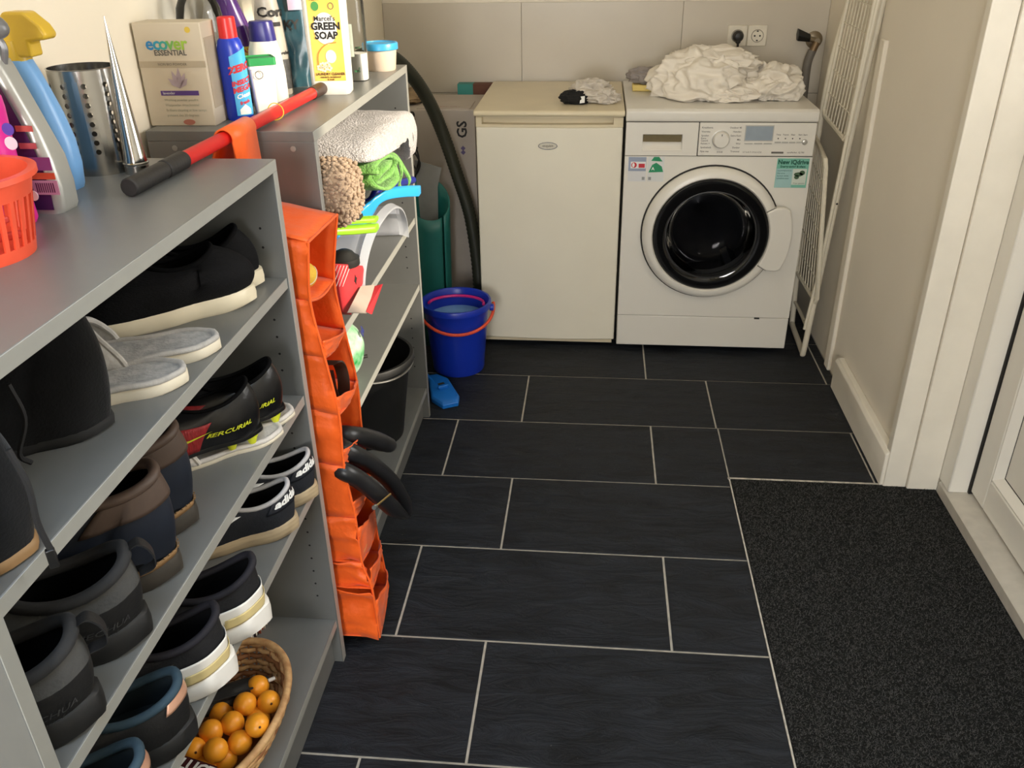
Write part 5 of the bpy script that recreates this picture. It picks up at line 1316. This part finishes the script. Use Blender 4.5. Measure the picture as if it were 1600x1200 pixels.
# black pouch with cords beside the balls
obp = at(345, 1092, 'z', .19)
bp = thing('black_pouch', 'black fabric pouch with cord lying beside the orange balls', 'pouch', obp, .62)
MB().ico(lambda p: (p.x*.085*(1+.1*nz(p, 2)), p.y*.022*(1+.25*nz(p, 3, 2)), p.z*.018*(1+.25*nz(p, 3, 5))), 4).build('pouch', mat('black_nylon', (28, 28, 28), .7, var=.3, vscale=30), bp, ang=60)
MB().tube(smoothpath([(-.06, -.01, .018), (-.02, -.018, .020), (.03, -.020, .016), (.075, -.012, .008)], 8), .002, 6).build('cord', mat('lace_black'), bp)
MB().lathe([(.0035, 0), (.0035, .012)], 10, (.082, -.01, .008), axis='x').build('cord_end', mat('pale_grey_plastic'), bp)
# card at the near end of the basket
oc_ = at(302, 1206, 'z', .212)
cdx = thing('printed_card', 'dark red card with white lettering at the near end of the basket', 'card', oc_, -.25)
MB().box(-.030, .030, -.028, .020, -.0008, .0008).build('card', mat('dark_red_card', (66, 26, 28), .45, var=.3, vscale=90), cdx)
text_on('lettering', 'LUCT', .026, (0.002, .006, .0012), (1, 0, 0), (0, 1, 0), mat('label_white'), cdx, bold=.001)
# boxes and books standing behind
for i, (px0, w, h, c, lab) in enumerate(((0, .012, .115, (228, 214, 190), 'cream paperback standing behind the cane basket'), (1, .010, .105, (190, 92, 60), 'orange brown paperback standing behind the cane basket'), (2, .014, .110, (60, 40, 34), 'dark brown paperback standing behind the cane basket'), (3, .012, .095, (216, 214, 214), 'white booklet standing nearest the cane basket'))):
    t = thing('book', lab, 'book', (-1.108-.004*i, YA1-TB-.030-.0145*i, Z5), 0, 'books behind the cane basket')
    MB().box(-.075, .075, -.0062, -.0048, 0, h).build('cover', mat('cover%d' % i, c, .5), t); MB().box(-.075, .075, .0048, .0062, 0, h).build('cover', mat('cover%d' % i), t)
    MB().box(-.0755, -.074, -.0062, .0062, 0, h).build('spine', mat('cover%d' % i), t)
    MB().box(-.073, .073, -.0046, .0046, .002, h-.002).build('pages', mat('paper_pages', (226, 216, 196), .8), t)

# ------------------------------------------------------------------ towels
def cloth_noise(p, f, a): return Vector((nz(p, f, 1.0), nz(p, f, 7.0), nz(p, f, 13.0)))*a
m_tw = mat('white_terry_towel', (208, 203, 202), .95, var=.10, vscale=70, bump=1.0, bscale=240, bdist=.010, sheen=.35, spec=.1)
m_gt = mat('green_waffle_towel', (134, 186, 100), .9, c2=(110, 164, 78), vscale=90, bump=1.0, bscale=220, bdist=.004, sheen=.2, spec=.1)
zs = ZB[0]
otw = (-1.0, -.66, zs)
tw_ = thing('bath_towel', 'thick white terry towel folded over the green towel on the top shelf', 'towel', otw)
def sec_line(P_, rad): return P_
# cross-section (y,z): thick folded slab lying over the roll and down to the shelf at its far side
def slab(o, name, m, x0, x1, prof, nx=40, amp=.004, f=14, endr=.03, parent=None):
    n = len(prof); cy = sum(p[0] for p in prof)/n; cz = sum(p[1] for p in prof)/n
    mb = MB(); rings = []
    for i in range(nx+1):
        u = i/nx; x = x0+(x1-x0)*u
        d = min(x-x0, x1-x); k = 1.0
        if d < endr: k = .55+.45*sqrt(max(0, 1-(1-d/endr)**2))
        if i in (0, nx): k = .40
        rings.append([Vector((x, cy+(y-cy)*k, cz+(z-cz)*k))+cloth_noise((x, y, z), f, amp) for y, z in prof])
    mb.loft(rings)
    return mb.build(name, m, parent, ang=80, off=o)
def spl(pts, n=5):
    q = smoothpath([Vector((a, b, 0)) for a, b in pts]+[Vector((pts[0][0], pts[0][1], 0))], n); return [(p.x, p.y) for p in q[:-1]]
pw = spl([(-.80, zs+.078), (-.92, zs+.086), (-.93, zs+.100), (-.88, zs+.122), (-.72, zs+.126), (-.58, zs+.122), (-.505, zs+.108), (-.480, zs+.07), (-.485, zs+.025), (-.515, zs+.004), (-.575, zs+.004), (-.605, zs+.03), (-.625, zs+.07), (-.70, zs+.080)])
slab(otw, 'folded_towel', m_tw, -1.165, -.826, pw, amp=.006, f=16, endr=.035, parent=tw_)
# green waffle towel rolled, with hanging loop
ogt = (-.98, -.80, zs)
gt_ = thing('kitchen_towel', 'rolled green waffle towel with a hanging loop under the white towel', 'towel', ogt)
spi = []
NSP = 90
for i in range(NSP+1):
    a = i/NSP*2*pi*2.35; r = .018+.0195*a/(2*pi*2.35)*1.15
    spi.append((a, r))
mb = MB(); th = .0070
def roll(i, x):
    a, r = spi[i]; yy = -.815+r*2.2*cos(a+.6); zz = zs+.040+r*.98*sin(a+.6)
    return Vector((x, yy, zz))
xsn = 26
def gx(i, j): 
    u = j/xsn; x = -1.16+(.318+.014*sin(spi[i][0]*1.3))*u; return x
mb.grid(lambda u, v: roll(min(NSP, int(round(u*NSP))), gx(min(NSP, int(round(u*NSP))), int(round(v*xsn))))+cloth_noise((u*6, v*.4, 0), 3, .004), NSP, xsn)
mb.build('rolled_cloth', m_gt, gt_, solid=.006, ang=80, off=ogt)
DXL = Vector((-.028, -.010, 0))
lp = smoothpath([Vector(q)+DXL for q in [(-.822, -.735, zs+.058), (-.806, -.722, zs+.045), (-.800, -.720, zs+.015), (-.806, -.728, zs-.012), (-.798, -.712, zs-.026), (-.788, -.698, zs-.010), (-.796, -.706, zs+.018), (-.812, -.714, zs+.050), (-.83, -.72, zs+.062)]], 6)
MB().loft([[p+Vector((-.002, -.007, 0)), p+Vector((-.002, .007, .002)), p+Vector((.002, .007, .002)), p+Vector((.002, -.007, 0))] for p in lp]).build('hanging_loop', m_gt, gt_, ang=70, off=ogt)
# chenille bath mat, folded, nubs all over
obm = (-.97, -1.035, zs)
bm_ = thing('bath_mat', 'folded beige chenille bath mat at the near end of the towel shelf', 'bath mat', obm)
m_che = mat('beige_chenille', (178, 155, 132), .95, c2=(152, 130, 108), vscale=120, bump=.5, bscale=300, sheen=.3, spec=.1)
pm = spl([(-1.085, zs+.006), (-1.098, zs+.05), (-1.092, zs+.100), (-1.05, zs+.118), (-1.00, zs+.108), (-.985, zs+.072), (-.982, zs+.03), (-.985, zs+.006), (-1.03, zs+.003)], 6)
core = slab(obm, 'folded_mat', m_che, -1.16, -.848, pm, amp=.003, f=20, endr=.03, parent=bm_)
nb = MB(); rg = random.Random(11)
cm = core.data; fs = [f for f in cm.polygons]
tot = 0
for f in fs:
    if len(f.vertices) > 4: 
        c0 = f.center
        if c0.x > .05:
            vs_ = [cm.vertices[i].co for i in f.vertices]
            for k in range(120):
                w = [rg.random()**2 for _ in vs_]; s_ = sum(w); q = sum((v*(a/s_) for v, a in zip(vs_, w)), Vector()); nb.ico(lambda p: q+Vector((.002, 0, 0))+p*.0042, 1)
        continue
    wx = f.center.x+obm[0]
    if wx < -1.02: continue
    ar = f.area; k = ar/(.0072**2); nk = int(k)+(1 if rg.random() < k-int(k) else 0)
    vs_ = [cm.vertices[i].co for i in f.vertices]
    for _ in range(nk):
        a, b = rg.random(), rg.random(); q = vs_[0].lerp(vs_[1], a).lerp(vs_[3].lerp(vs_[2], a), b)+f.normal*.002
        rr = rg.uniform(.0034, .0046); dv = Vector((rg.uniform(-.003, .003), rg.uniform(-.003, .003), rg.uniform(-.003, .001)))
        nb.ico(lambda p: q+dv+Vector((p.x*rr*1.2, p.y*rr, p.z*rr)), 1)
tag(nb.build('nubs', m_che, bm_, ang=80), kind='stuff')

# ------------------------------------------------------------------ second shelf of the far unit
zq = ZB[1]
# light blue dustpan, its handle sticking out
m_lb = mat('light_blue_plastic', (46, 160, 228), .35, var=.02)
odp = (-.98, -.72, zq)
dp = thing('dustpan', 'light blue plastic dustpan with its handle sticking out of the shelf', 'dustpan', odp, .0)
hA = [at(*p, 'x', x) for p, x in (((656, 298), -.800), ((630, 299), -.825), ((606, 303), -.848), ((590, 313), -.866), ((580, 325), -.880), ((566, 337), -.898))]
hpts = smoothpath(hA+[hA[-1]+Vector((-.05, -.01, -.004))], 5)
nH = len(hpts)
def hsec(i):
    u = i/(nH-1); w = .013+.030*max(0, (u-.45)/.55)**1.3; h_ = .0105+.014*max(0, (u-.45)/.4 if u < .85 else 1)
    return [(-w, -h_), (w, -h_), (w*1.1, h_*.7), (w*.8, h_), (-w*.8, h_), (-w*1.1, h_*.7)]
MB().loft([[p+Vector((0, dy, dz)) for dy, dz in hsec(i)] for i, p in enumerate(hpts)]).build('handle', m_lb, dp, bevel=.002, off=odp)
e = hpts[-1]; zt_ = e.z
pan = MB()
pan.box(-1.16, -.935, e.y-.13, e.y+.13, zt_-.022, zt_-.018); pan.box(-.938, -.933, e.y-.13, e.y+.13, zt_-.022, zt_+.015)
for yy_ in (e.y-.13, e.y+.125):
    pan.loft([[(-.935, yy_, zt_-.02), (-.935, yy_+.005, zt_-.02), (-1.16, yy_+.005, zt_-.02), (-1.16, yy_, zt_-.02)], [(-.935, yy_, zt_+.015), (-.935, yy_+.005, zt_+.015), (-1.16, yy_+.005, zt_-.012), (-1.16, yy_, zt_-.012)]])
pan.build('pan', m_lb, dp, off=odp)
rectp = at(612, 312, 'x', -.845)
# navy brush lying in it
obr = (-.98, -.62, zq)
br = thing('hand_brush', 'navy blue hand brush lying over the dustpan with its handle end showing', 'brush', obr)
nA = [at(*p, 'x', x) for p, x in (((645, 281), -.865), ((618, 288), -.885), ((590, 298), -.905), ((572, 318), -.93))]
MB().tube(smoothpath(nA+[nA[-1]+Vector((-.1, -.06, -.015))], 5), .0095, 10).build('handle', mat('navy_brush_plastic', (22, 34, 130), .32), br, off=obr)
q = nA[-1]+Vector((-.13, -.08, -.02))
MB().box(q.x-.03, q.x+.07, q.y-.03, q.y+.03, q.z-.01, q.z+.012).build('head', mat('navy_brush_plastic'), br, bevel=.005, off=obr)
MB().box(q.x-.028, q.x+.068, q.y-.028, q.y+.028, q.z-.055, q.z-.0101).build('bristles', mat('red_bristle', (190, 30, 40), .7, var=.3, vscale=160, stretch=(1, 1, .1)), br, off=obr)
# lime green pegs / secateurs pair
olg = at(560, 352, 'x', -.85)
lg = thing('lime_scissors', 'lime green handled scissors poking out over the shelf edge', 'scissors', olg)
m_lime = mat('lime_plastic', (142, 196, 44), .35)
L0, L1 = at(590, 353, 'x', -.835)-olg, at(520, 358, 'x', -.905)-olg
MB().loft([[L0+(L1-L0)*k+Vector((0, y, z))*(1-.15*abs(k-.4)) for y, z in ((-.013, -.012), (.013, -.012), (.016, -.002), (.011, .004), (-.011, .004), (-.016, -.002))] for k in (0, .12, .5, 1.2)]).build('handle', m_lime, lg, bevel=.003)
MB().loft([[L0+(L1-L0)*k+Vector((0, y+.012, z+.012))*(1-.15*abs(k-.4)) for y, z in ((-.013, -.006), (.013, -.006), (.014, .005), (-.014, .005))] for k in (0.02, .1, .5, 1.2)]).build('handle', m_lime, lg, bevel=.003)
MB().loft([[L0+(L1-L0)*k+Vector((0, y+.008, z+.018)) for y, z in ((-.012, -.003), (.012, -.003), (.010, .006), (-.010, .006))] for k in (.36, .42, 1.2)]).build('blade_cover', mat('dark_plastic'), lg, bevel=.002)
# milky box lid and tub
omk = (-.90, -.86, zq)
mk_ = thing('curved_lid', 'milky translucent curved plastic lid arching over the middle shelf', 'lid', omk)
m_milk = milky_mat('milky_box', (214, 218, 228), .66, .3)
cT = Vector((-.905, -.705, zq+.003)); ryT, rzT = .232, .122
def tubw(u, v):          # an arch: v = 0 front edge, v = 1 back edge
    a = pi*u; k = 1-.14*v
    return Vector((cT.x-.20*v, cT.y+ryT*k*cos(a)*abs(cos(a))**-.1 if abs(cos(a)) > 1e-6 else cT.y, cT.z+rzT*k*sin(a)**.8))
MB().grid(tubw, 48, 8).build('wall', m_milk, mk_, solid=.002, ang=70, off=omk)
MB().add([tubw(i/48, 1) for i in range(49)], [list(range(49))]).build('back_wall', m_milk, mk_, off=omk)
RM = []
for i in range(49):
    p = tubw(i/48, 0); q = Vector((0, cos(pi*i/48), sin(pi*i/48)))
    RM.append([p, p+q*.008+Vector((.008, 0, 0)), p+q*.006+Vector((.024, 0, -.006)), p+q*.003+Vector((.024, 0, -.008)), p+q*.002+Vector((.008, 0, -.002))])
MB().loft(RM, True, True).build('rim', milky_mat('milky_rim', (220, 224, 232), .52, .3), mk_, ang=50, off=omk)
for i in (13, 16): p = tubw(i/48, 0); MB().box(p.x-.03, p.x+.020, p.y-.002, p.y+.002, p.z-.018, p.z-.001).build('rib', m_milk, mk_, off=omk)
# red brush block in the tub
orb = (-1.0, -1.0, zq)
rb_ = thing('scrub_brush', 'red bristled scrubbing brush standing under the milky curved lid', 'brush', (-.945, -.975, zq+.030))
MB().box(-.05, .05, -.028, .028, .0, .022).build('block', m_red, rb_, bevel=.006)
for i in range(8):
    for j in range(4):
        x, y = -.042+i*.012, -.021+j*.014
        MB().loft([[(x+r*cos(2*pi*k/7)+dx, y+r*sin(2*pi*k/7), z) for k in range(7)] for r, z, dx in ((.004, .02, 0), (.0062, .082, .001))]).build('bristle_tuft', mat('red_bristle'), rb_)
# red striped carton, open, and flap
orx = (-.93, -.985, zq)
rx_ = thing('red_carton', 'torn open red carton with white stripes on the middle shelf', 'carton', orx)
m_rc = mat('red_card', (218, 52, 58), .55, var=.04)
m_rin = mat('grey_card_inside', (176, 164, 150), .8, var=.05)
c4 = [at(*p, 'x', -.885) for p in ((524, 412), (567, 415), (572, 430), (549, 492), (536, 488))]
fx = -.885
def yz(p): return (p.y-orx[1], p.z-orx[2])
ol = [yz(p) for p in c4]
MB().prism(ol, fx-.07-orx[0], fx-orx[0], 'x').build('body', m_rc, rx_, bevel=.001)
for k in range(5):
    p0 = c4[0].lerp(c4[1], .05+.11*k); p1 = p0+(at(527, 452, 'x', -.885)-at(540, 414, 'x', -.885))
    MB().tube([p0+Vector((.0008, 0, -.003)), p0.lerp(p1, .92)+Vector((.0008, 0, 0))], .0006, 4).build('printed_stripe', mat('label_white'), rx_, off=orx)
c = at(556, 437, 'x', fx+.001)
starm = MB().prism([((.006 if i % 2 else .011)*cos(2*pi*i/8)+c.y-orx[1], (.006 if i % 2 else .011)*sin(2*pi*i/8)+c.z-orx[2]) for i in range(8)], fx-orx[0], fx+.001-orx[0], 'x'); starm.build('printed_mark', m_black, rx_, smooth=False)
fa = [at(*p, 'x', x) for p, x in (((563, 448), -.880), ((585, 446), -.862), ((572, 490), -.842), ((542, 489), -.868))]
MB().loft([fa, [p+Vector((.0015, 0, .0015)) for p in fa]]).build('inner_flap', m_rin, rx_, smooth=False, off=orx)
fb_ = [at(*p, 'x', x) for p, x in (((585, 447), -.862), ((597, 444), -.845), ((580, 491), -.832), ((572, 487), -.842))]
MB().loft([fb_, [p+Vector((.0015, .0015, 0)) for p in fb_]]).build('outer_flap', m_rc, rx_, smooth=False, off=orx)
# black lid on top of the carton
obl = at(538, 405, 'x', -.90)
bl_ = thing('bottle_cap', 'black ribbed plastic cap lying on the red carton', 'cap', obl)
MB().lathe([(.03, -.012), (.031, -.010), (.031, .004), (.026, .006), (.018, .016), (.010, .020), (.001, .021)], 30, cap1=False).build('cap', mat('dark_plastic'), bl_, ang=40)
# ------------------------------------------------------------------ third shelf: green white detergent bag, small knob
zr = ZB[2]
ogd = (-.955, -.90, zr)
gd = thing('dishwasher_tabs_bag', 'green and white detergent bag on the shelf above the black bucket', 'bag', ogd)
MB().ico(lambda p: (p.x*.045*(1+.1*nz(p, 2)), p.y*.060*(1+.1*nz(p, 2, 3)), .068+p.z*.068*(1+.08*nz(p, 3, 5))), 4).build('bag', mat('green_white_bag', (28, 150, 70), .3, c2=(206, 226, 208), vscale=26), gd, ang=70)
text_on('lettering', 'dreft', .020, (.0415, .020, .108), (-.2, 1, .0), (-.5, 0, 1), mat('ink_navy', (40, 50, 120), .5), gd, bold=.001)
okb = at(561, 558, 'z', zr+.006)
kb = thing('screw_knob', 'small black screw cap lying on the shelf by the green bag', 'cap', (okb.x, okb.y, zr))
MB().lathe([(.010, 0), (.010, .011), (.008, .013), (.001, .013)], 20, cap1=False).build('cap', mat('dark_plastic'), kb, ang=40)
MB().tube([(0, 0, .005), (.018, .01, .005)], .0045, 8).build('stem', mat('dark_plastic'), kb)

# ------------------------------------------------------------------ orange hanging organiser between the units
m_or = mat('orange_nylon', (254, 102, 22), .5, var=.05, vscale=10, bump=.45, bscale=22, bdist=.01, sheen=.15)
oor = (-.99, -1.22, 0)
og_ = thing('hanging_organiser', 'orange fabric hanging organiser with slanted pockets between the shelf units', 'organiser', oor)
yn, yf_ = -1.300, -1.143
lev = [  # (x front near, z near, x front far, z far)
    (-.866, .912, -.860, .912), (-.876, .807, -.880, .785), (-.863, .699, -.871, .682), (-.850, .583, -.858, .567),
    (-.853, .470, -.859, .453), (-.843, .351, -.853, .330), (-.841, .239, -.851, .205), (-.826, .170, -.846, .139), (-.822, .036, -.838, .040)]
xb_ = -1.075
def wav(y, z, k): return .004*nz((y*9, z*9, k), 1.0)
def panel(name, fn, nu=10, nv=8, th=.0022): return MB().grid(fn, nu, nv).build(name, m_or, og_, solid=th, ang=70, off=oor)
NLV = len(lev)
for k in range(NLV-1):
    a, b = lev[k], lev[k+1]
    crush = 2.4 if k >= 5 else .6
    # near side wall
    panel('side_wall', lambda u, v: (xb_+(a[0]+(b[0]-a[0])*v-xb_)*u, yn+.006*crush*nz((u*3, v*3, k*5.1), 1.3)*(1+u), (a[1]+.03*(1-u)*(k < 5))*(1-v)+(b[1]+.03*(1-u)*(k < 4))*v))
    panel('side_wall', lambda u, v: (xb_+(a[2]+(b[2]-a[2])*v-xb_)*u, yf_+.006*crush*nz((u*3, v*3, k*3.7), 1.3), (a[3]+.03*(1-u)*(k < 5))*(1-v)+(b[3]+.03*(1-u)*(k < 4))*v))
for k in range(NLV):
    a = lev[k]
    top = (k == 0)
    panel('divider' if not top else 'top_panel', lambda u, v: (xb_+((a[0]*(1-v)+a[2]*v)-xb_)*u, yn+(yf_-yn)*v, (a[1]*(1-v)+a[3]*v)+(.045 if top else .03)*(1-u)*(k < 5)-.010*sin(pi*v)*(0.5+.5*u)*(0 if top else 1)+.004*nz((u*4, v*4, k), 1)))
    pts = [(a[0]*(1-v)+a[2]*v, yn+(yf_-yn)*v, a[1]*(1-v)+a[3]*v-.010*sin(pi*v)*(0 if top else 1)) for v in [i/10 for i in range(11)]]
    MB().tube(pts, .0024, 6).build('edge_binding', m_or, og_, off=oor)
panel('back_wall', lambda u, v: (xb_, yn+(yf_-yn)*u, .05+.90*v), 6, 16)
# slack front lips on the lower pockets
for k in range(1, NLV-1):
    a, b = lev[k], lev[k+1]; hgt = .30 if k < 5 else .75
    panel('pocket_lip', lambda u, v: (b[0]*(1-u)+b[2]*u+.010*sin(pi*u)*v+(.006*nz((u*5, v*4, k*2.3), 1.2)), yn+(yf_-yn)*u, (b[1]*(1-u)+b[3]*u)+hgt*((a[1]-b[1])*(1-u)+(a[3]-b[3])*u)*v*(1-.9*u if k < 5 else 1-.35*u)-.010*sin(pi*u)*(1-v)), 14, 8)
for (a, s_) in ((yn, 0), (yf_, 2)):
    MB().tube(smoothpath([(l[s_], a, l[s_+1]) for l in lev], 4), .0026, 6).build('edge_binding', m_or, og_, off=oor)
# strap over the pole
sp_ = PP(-1.195)
for y0_, y1_ in ((-1.25, -1.145),):
    rings = []
    for i in range(25):
        a = -.35+(pi+.7)*i/24
        rings.append((sp_.x+.0155*cos(a), zp+.0155*sin(a)))
    pth = [(-.985, .955)]+rings+[(-1.05, .975)]
    st_ = MB().loft([[(x, y0_, z), (x, y1_, z)] for x, z in pth], False, False, closed=False)
    st_.build('strap', m_or, og_, solid=.003, ang=60, off=oor)
# things in the pockets
tbp = at(492, 434, 'y', -1.235)
tn = thing('yellow_ball', 'yellow ball in the top pocket of the orange organiser', 'ball', (tbp.x-.02, -1.235, lev[1][1]+.022))
MB().sphere((0, 0, 0), .024, 24, 14).build('ball', mat('felt_yellow', (240, 196, 70), .85, bump=.4, bscale=300), tn, ang=80)
MB().tube([(.0243*cos(t_)*cos(.5*sin(2*t_)), .0243*sin(t_)*cos(.5*sin(2*t_)), .0243*sin(.5*sin(2*t_))) for t_ in [2*pi*i/40 for i in range(40)]], .0008, 5, closed=True).build('seam', mat('label_white'), tn)
# sunglasses
sgp = at(493, 515, 'y', -1.25)
sg = thing('sunglasses', 'dark sunglasses in the second pocket of the orange organiser', 'glasses', (sgp.x-.03, -1.235, lev[2][1]+.028))
for s_ in (-1, 1): MB().lathe([(.018, -.002), (.020, 0), (.018, .002)], 24, (0, s_*.022, 0), axis='x').build('lens', mat('black_glass'), sg)
MB().tube([(0, -.006, .006), (.002, 0, .009), (0, .006, .006)], .0018, 6).build('bridge', m_black, sg)
for s_ in (-1, 1): MB().tube([(0, s_*.040, .006), (-.08, s_*.042, .008), (-.10, s_*.042, -.004)], .0018, 6).build('temple', m_black, sg)
# dark brown strap in the third pocket
wlp = at(526, 598, 'y', -1.215)
wl_ = thing('leather_belt', 'dark brown folded leather strap in the third pocket of the orange organiser', 'belt', (wlp.x, -1.215, lev[3][1]+.010))
bpth = smoothpath([(-.010, -.012, .055), (.006, -.008, .060), (.010, .004, .04), (.012, .006, .010), (.006, .010, -.02), (-.006, .004, -.028), (-.010, -.006, -.006), (-.012, -.010, .04)], 6)
MB().loft([[p+Vector((-.012, 0, -.0012)), p+Vector((.012, 0, -.0012)), p+Vector((.012, 0.001, .0018)), p+Vector((-.012, .001, .0018))] for p in bpth]).build('strap', mat('dark_brown_leather', (58, 44, 34), .55, var=.15), wl_, ang=60)
# black rubber inner tube with brass valve, hanging out
it = [(-.93, -1.26, .51), (-.87, -1.24, .52), (-.83, -1.22, .50), (-.79, -1.17, .43), (-.765, -1.12, .33), (-.775, -1.12, .275), (-.80, -1.165, .335), (-.835, -1.21, .40), (-.87, -1.23, .43), (-.93, -1.25, .45)]
itp = [at(*p, 'x', x) for p, x in (((520, 690), -.90), ((540, 703), -.86), ((575, 722), -.83), ((610, 752), -.805), ((632, 790), -.79), ((636, 806), -.787), ((618, 797), -.792), ((592, 775), -.806), ((565, 752), -.83), ((535, 735), -.86), ((515, 730), -.90))]
oit = (-.82, -1.2, .4)
itb = thing('inner_tube', 'black rubber inner tube with brass valve hanging out of the organiser', 'inner tube', oit)
sm_ = smoothpath(itp, 6); m_rub = mat('inner_tube_rubber', (30, 30, 32), .36, var=.15, vscale=30)
MB().tube(sm_, [.0185-.012*max(0, 1-abs(i-len(sm_)*.50)/7) for i in range(len(sm_))], 12).map(lambda p: p).build('folded_loop', m_rub, itb, ang=60, off=oit)
it2 = [at(*p, 'x', x) for p, x in (((520, 680), -.91), ((540, 680), -.87), ((570, 684), -.845), ((598, 692), -.825), ((612, 697), -.815))]
s2p = smoothpath(it2, 6)
MB().tube(s2p, [.020]*(len(s2p)-8)+[.0195, .019, .018, .0175, .017, .0165, .015, .006], 12).build('folded_end', m_rub, itb, ang=60, off=oit)
v0, v1 = at(586, 792, 'x', -.795), at(610, 772, 'x', -.785)
MB().tube([v0, v1], .0022, 8).build('valve', mat('brass', (206, 176, 110), .3, .9), itb, off=oit)
MB().tube([v0+(v0-v1).normalized()*.006, v0+(v1-v0).normalized()*.004], .0045, 8).build('valve_nut', mat('galvanised_wire'), itb, off=oit)
# red and grey pump-like thing in the next pocket
rpp = at(570, 778, 'y', -1.20)
rp = thing('red_case', 'red and grey zipped case in a low pocket of the orange organiser', 'case', (rpp.x-.045, -1.205, lev[5][1]+.052))
MB().ico(lambda p: (p.x*.058, p.y*.042, p.z*.026), 4).map(lambda p: (max(-.055, min(.055, p.x*1.15)), max(-.038, min(.038, p.y*1.1)), max(-.022, min(.022, p.z*1.15)))).build('shell', mat('crimson_fabric', (186, 24, 38), .5), rp, ang=60)
MB().box(-.050, .050, -.043, .043, -.003, .012).build('band', mat('grey_band', (84, 80, 82), .6), rp, bevel=.004)
# care tag
tg = at(558, 848, 'y', -1.28)
MB().loft([[(tg.x+.008, tg.y, tg.z), (tg.x+.012, tg.y+.022, tg.z+.008), (tg.x+.012, tg.y+.022, tg.z-.022), (tg.x+.010, tg.y, tg.z-.028)], [(tg.x+.009, tg.y, tg.z), (tg.x+.013, tg.y+.022, tg.z+.008), (tg.x+.013, tg.y+.022, tg.z-.022), (tg.x+.011, tg.y, tg.z-.028)]]).build('care_tag', mat('care_tag_cloth', (240, 180, 110), .8), og_, smooth=False, off=oor)

# ------------------------------------------------------------------ laundry on the machines
m_sheet = mat('white_cotton', (236, 228, 214), .9, var=.03, vscale=12, bump=.2, bscale=60, sheen=.1, spec=.15)
def ridged(p, f, o): return 1-abs(nz(p, f, o))*2
def heap(t, nm, c, rad, seed, amp=.22, sub=6, m=m_sheet, flat=0.0, swirl=1.0, off=(0, 0, 0)):
    def f(p):
        q = Vector(p); w = q+Vector((nz(q, 1.6, seed), nz(q, 1.6, seed+5), nz(q, 1.6, seed+9)))*.55*swirl
        d = amp*(.75*ridged(w, 1.15, seed)+.42*ridged(w, 2.3, seed+3)+.10*ridged(w, 5.0, seed+6))-amp*.45+.12*nz(q, 1.2, seed+20)
        r = 1+d
        z = q.z*rad[2]*r
        pz = c[2]+z
        return (c[0]+q.x*rad[0]*r-off[0], c[1]+q.y*rad[1]*r-off[1], max(pz, flat)-off[2])
    return MB().ico(f, sub).build(nm, m, t, ang=180)
oht = (-.02, .50, .85)
ht = thing('bed_sheet', 'large crumpled white bed sheet heaped on the washing machine', 'laundry', oht)
heap(ht, 'bundle', (-.045, .47, .900), (.145, .130, .088), 3.1, .42, 6, flat=.851, off=oht)
heap(ht, 'fold', (-.015, .49, .955), (.128, .095, .045), 11.7, .40, 6, flat=.851, off=oht)
heap(ht, 'trailing_corner', (.045, .385, .872), (.095, .060, .028), 21.0, .45, 6, flat=.851, off=oht)
oh2 = (.19, .45, .85)
h2 = thing('pillowcase', 'smaller crumpled white cloth heaped beside the bed sheet near the tap', 'laundry', oh2)
heap(h2, 'bundle', (.185, .455, .885), (.082, .100, .062), 33.3, .46, 6, flat=.851, off=oh2)
heap(h2, 'fold', (.225, .50, .875), (.055, .075, .040), 41.3, .40, 5, flat=.851, off=oh2)
# sponge and grey cloth behind
osg = (-.215, .575, .85)
sg_ = thing('sponge', 'yellow sponge lying on the washing machine by the fridge', 'sponge', osg)
MB().box(-.058, .055, -.030, .030, .001, .022).build('foam', mat('yellow_foam', (236, 210, 128), .9, bump=.5, bscale=240), sg_, bevel=.004)
ogc = (-.215, .585, .873)
gc = thing('cleaning_cloth', 'grey knitted cleaning cloth bunched on the yellow sponge', 'cloth', ogc)
heap(gc, 'bundle', (-.215, .600, .893), (.066, .050, .026), 51.0, .5, 5, m=mat('grey_lilac_cloth', (152, 144, 140), .95, var=.1, vscale=60, bump=.4, bscale=260), flat=.8735, off=ogc)
# grey and black garment on the fridge
ogm = (-.43, .36, .843)
gm = thing('underwear', 'light grey and black garment crumpled on the fridge top', 'clothing', ogm)
m_lg = mat('grey_jersey', (206, 198, 186), .92, var=.05, vscale=40, bump=.2, bscale=200)
heap(gm, 'grey_cloth', (-.425, .405, .872), (.066, .055, .034), 61.0, .50, 6, m=m_lg, flat=.8445, off=ogm)
heap(gm, 'grey_cloth', (-.372, .375, .862), (.042, .040, .022), 67.0, .60, 5, m=m_lg, flat=.8445, off=ogm)
heap(gm, 'black_waistband', (-.468, .355, .861), (.045, .026, .024), 71.0, .40, 5, m=mat('black_jersey', (24, 23, 23), .92, var=.2), flat=.8445, off=ogm)
MB().loft([[(-.452, .322, .850), (-.436, .322, .852), (-.436, .330, .872), (-.450, .331, .870)], [(-.452, .3205, .850), (-.436, .3205, .852), (-.436, .3285, .872), (-.450, .3295, .870)]]).build('care_tag', mat('label_white'), gm, off=ogm)
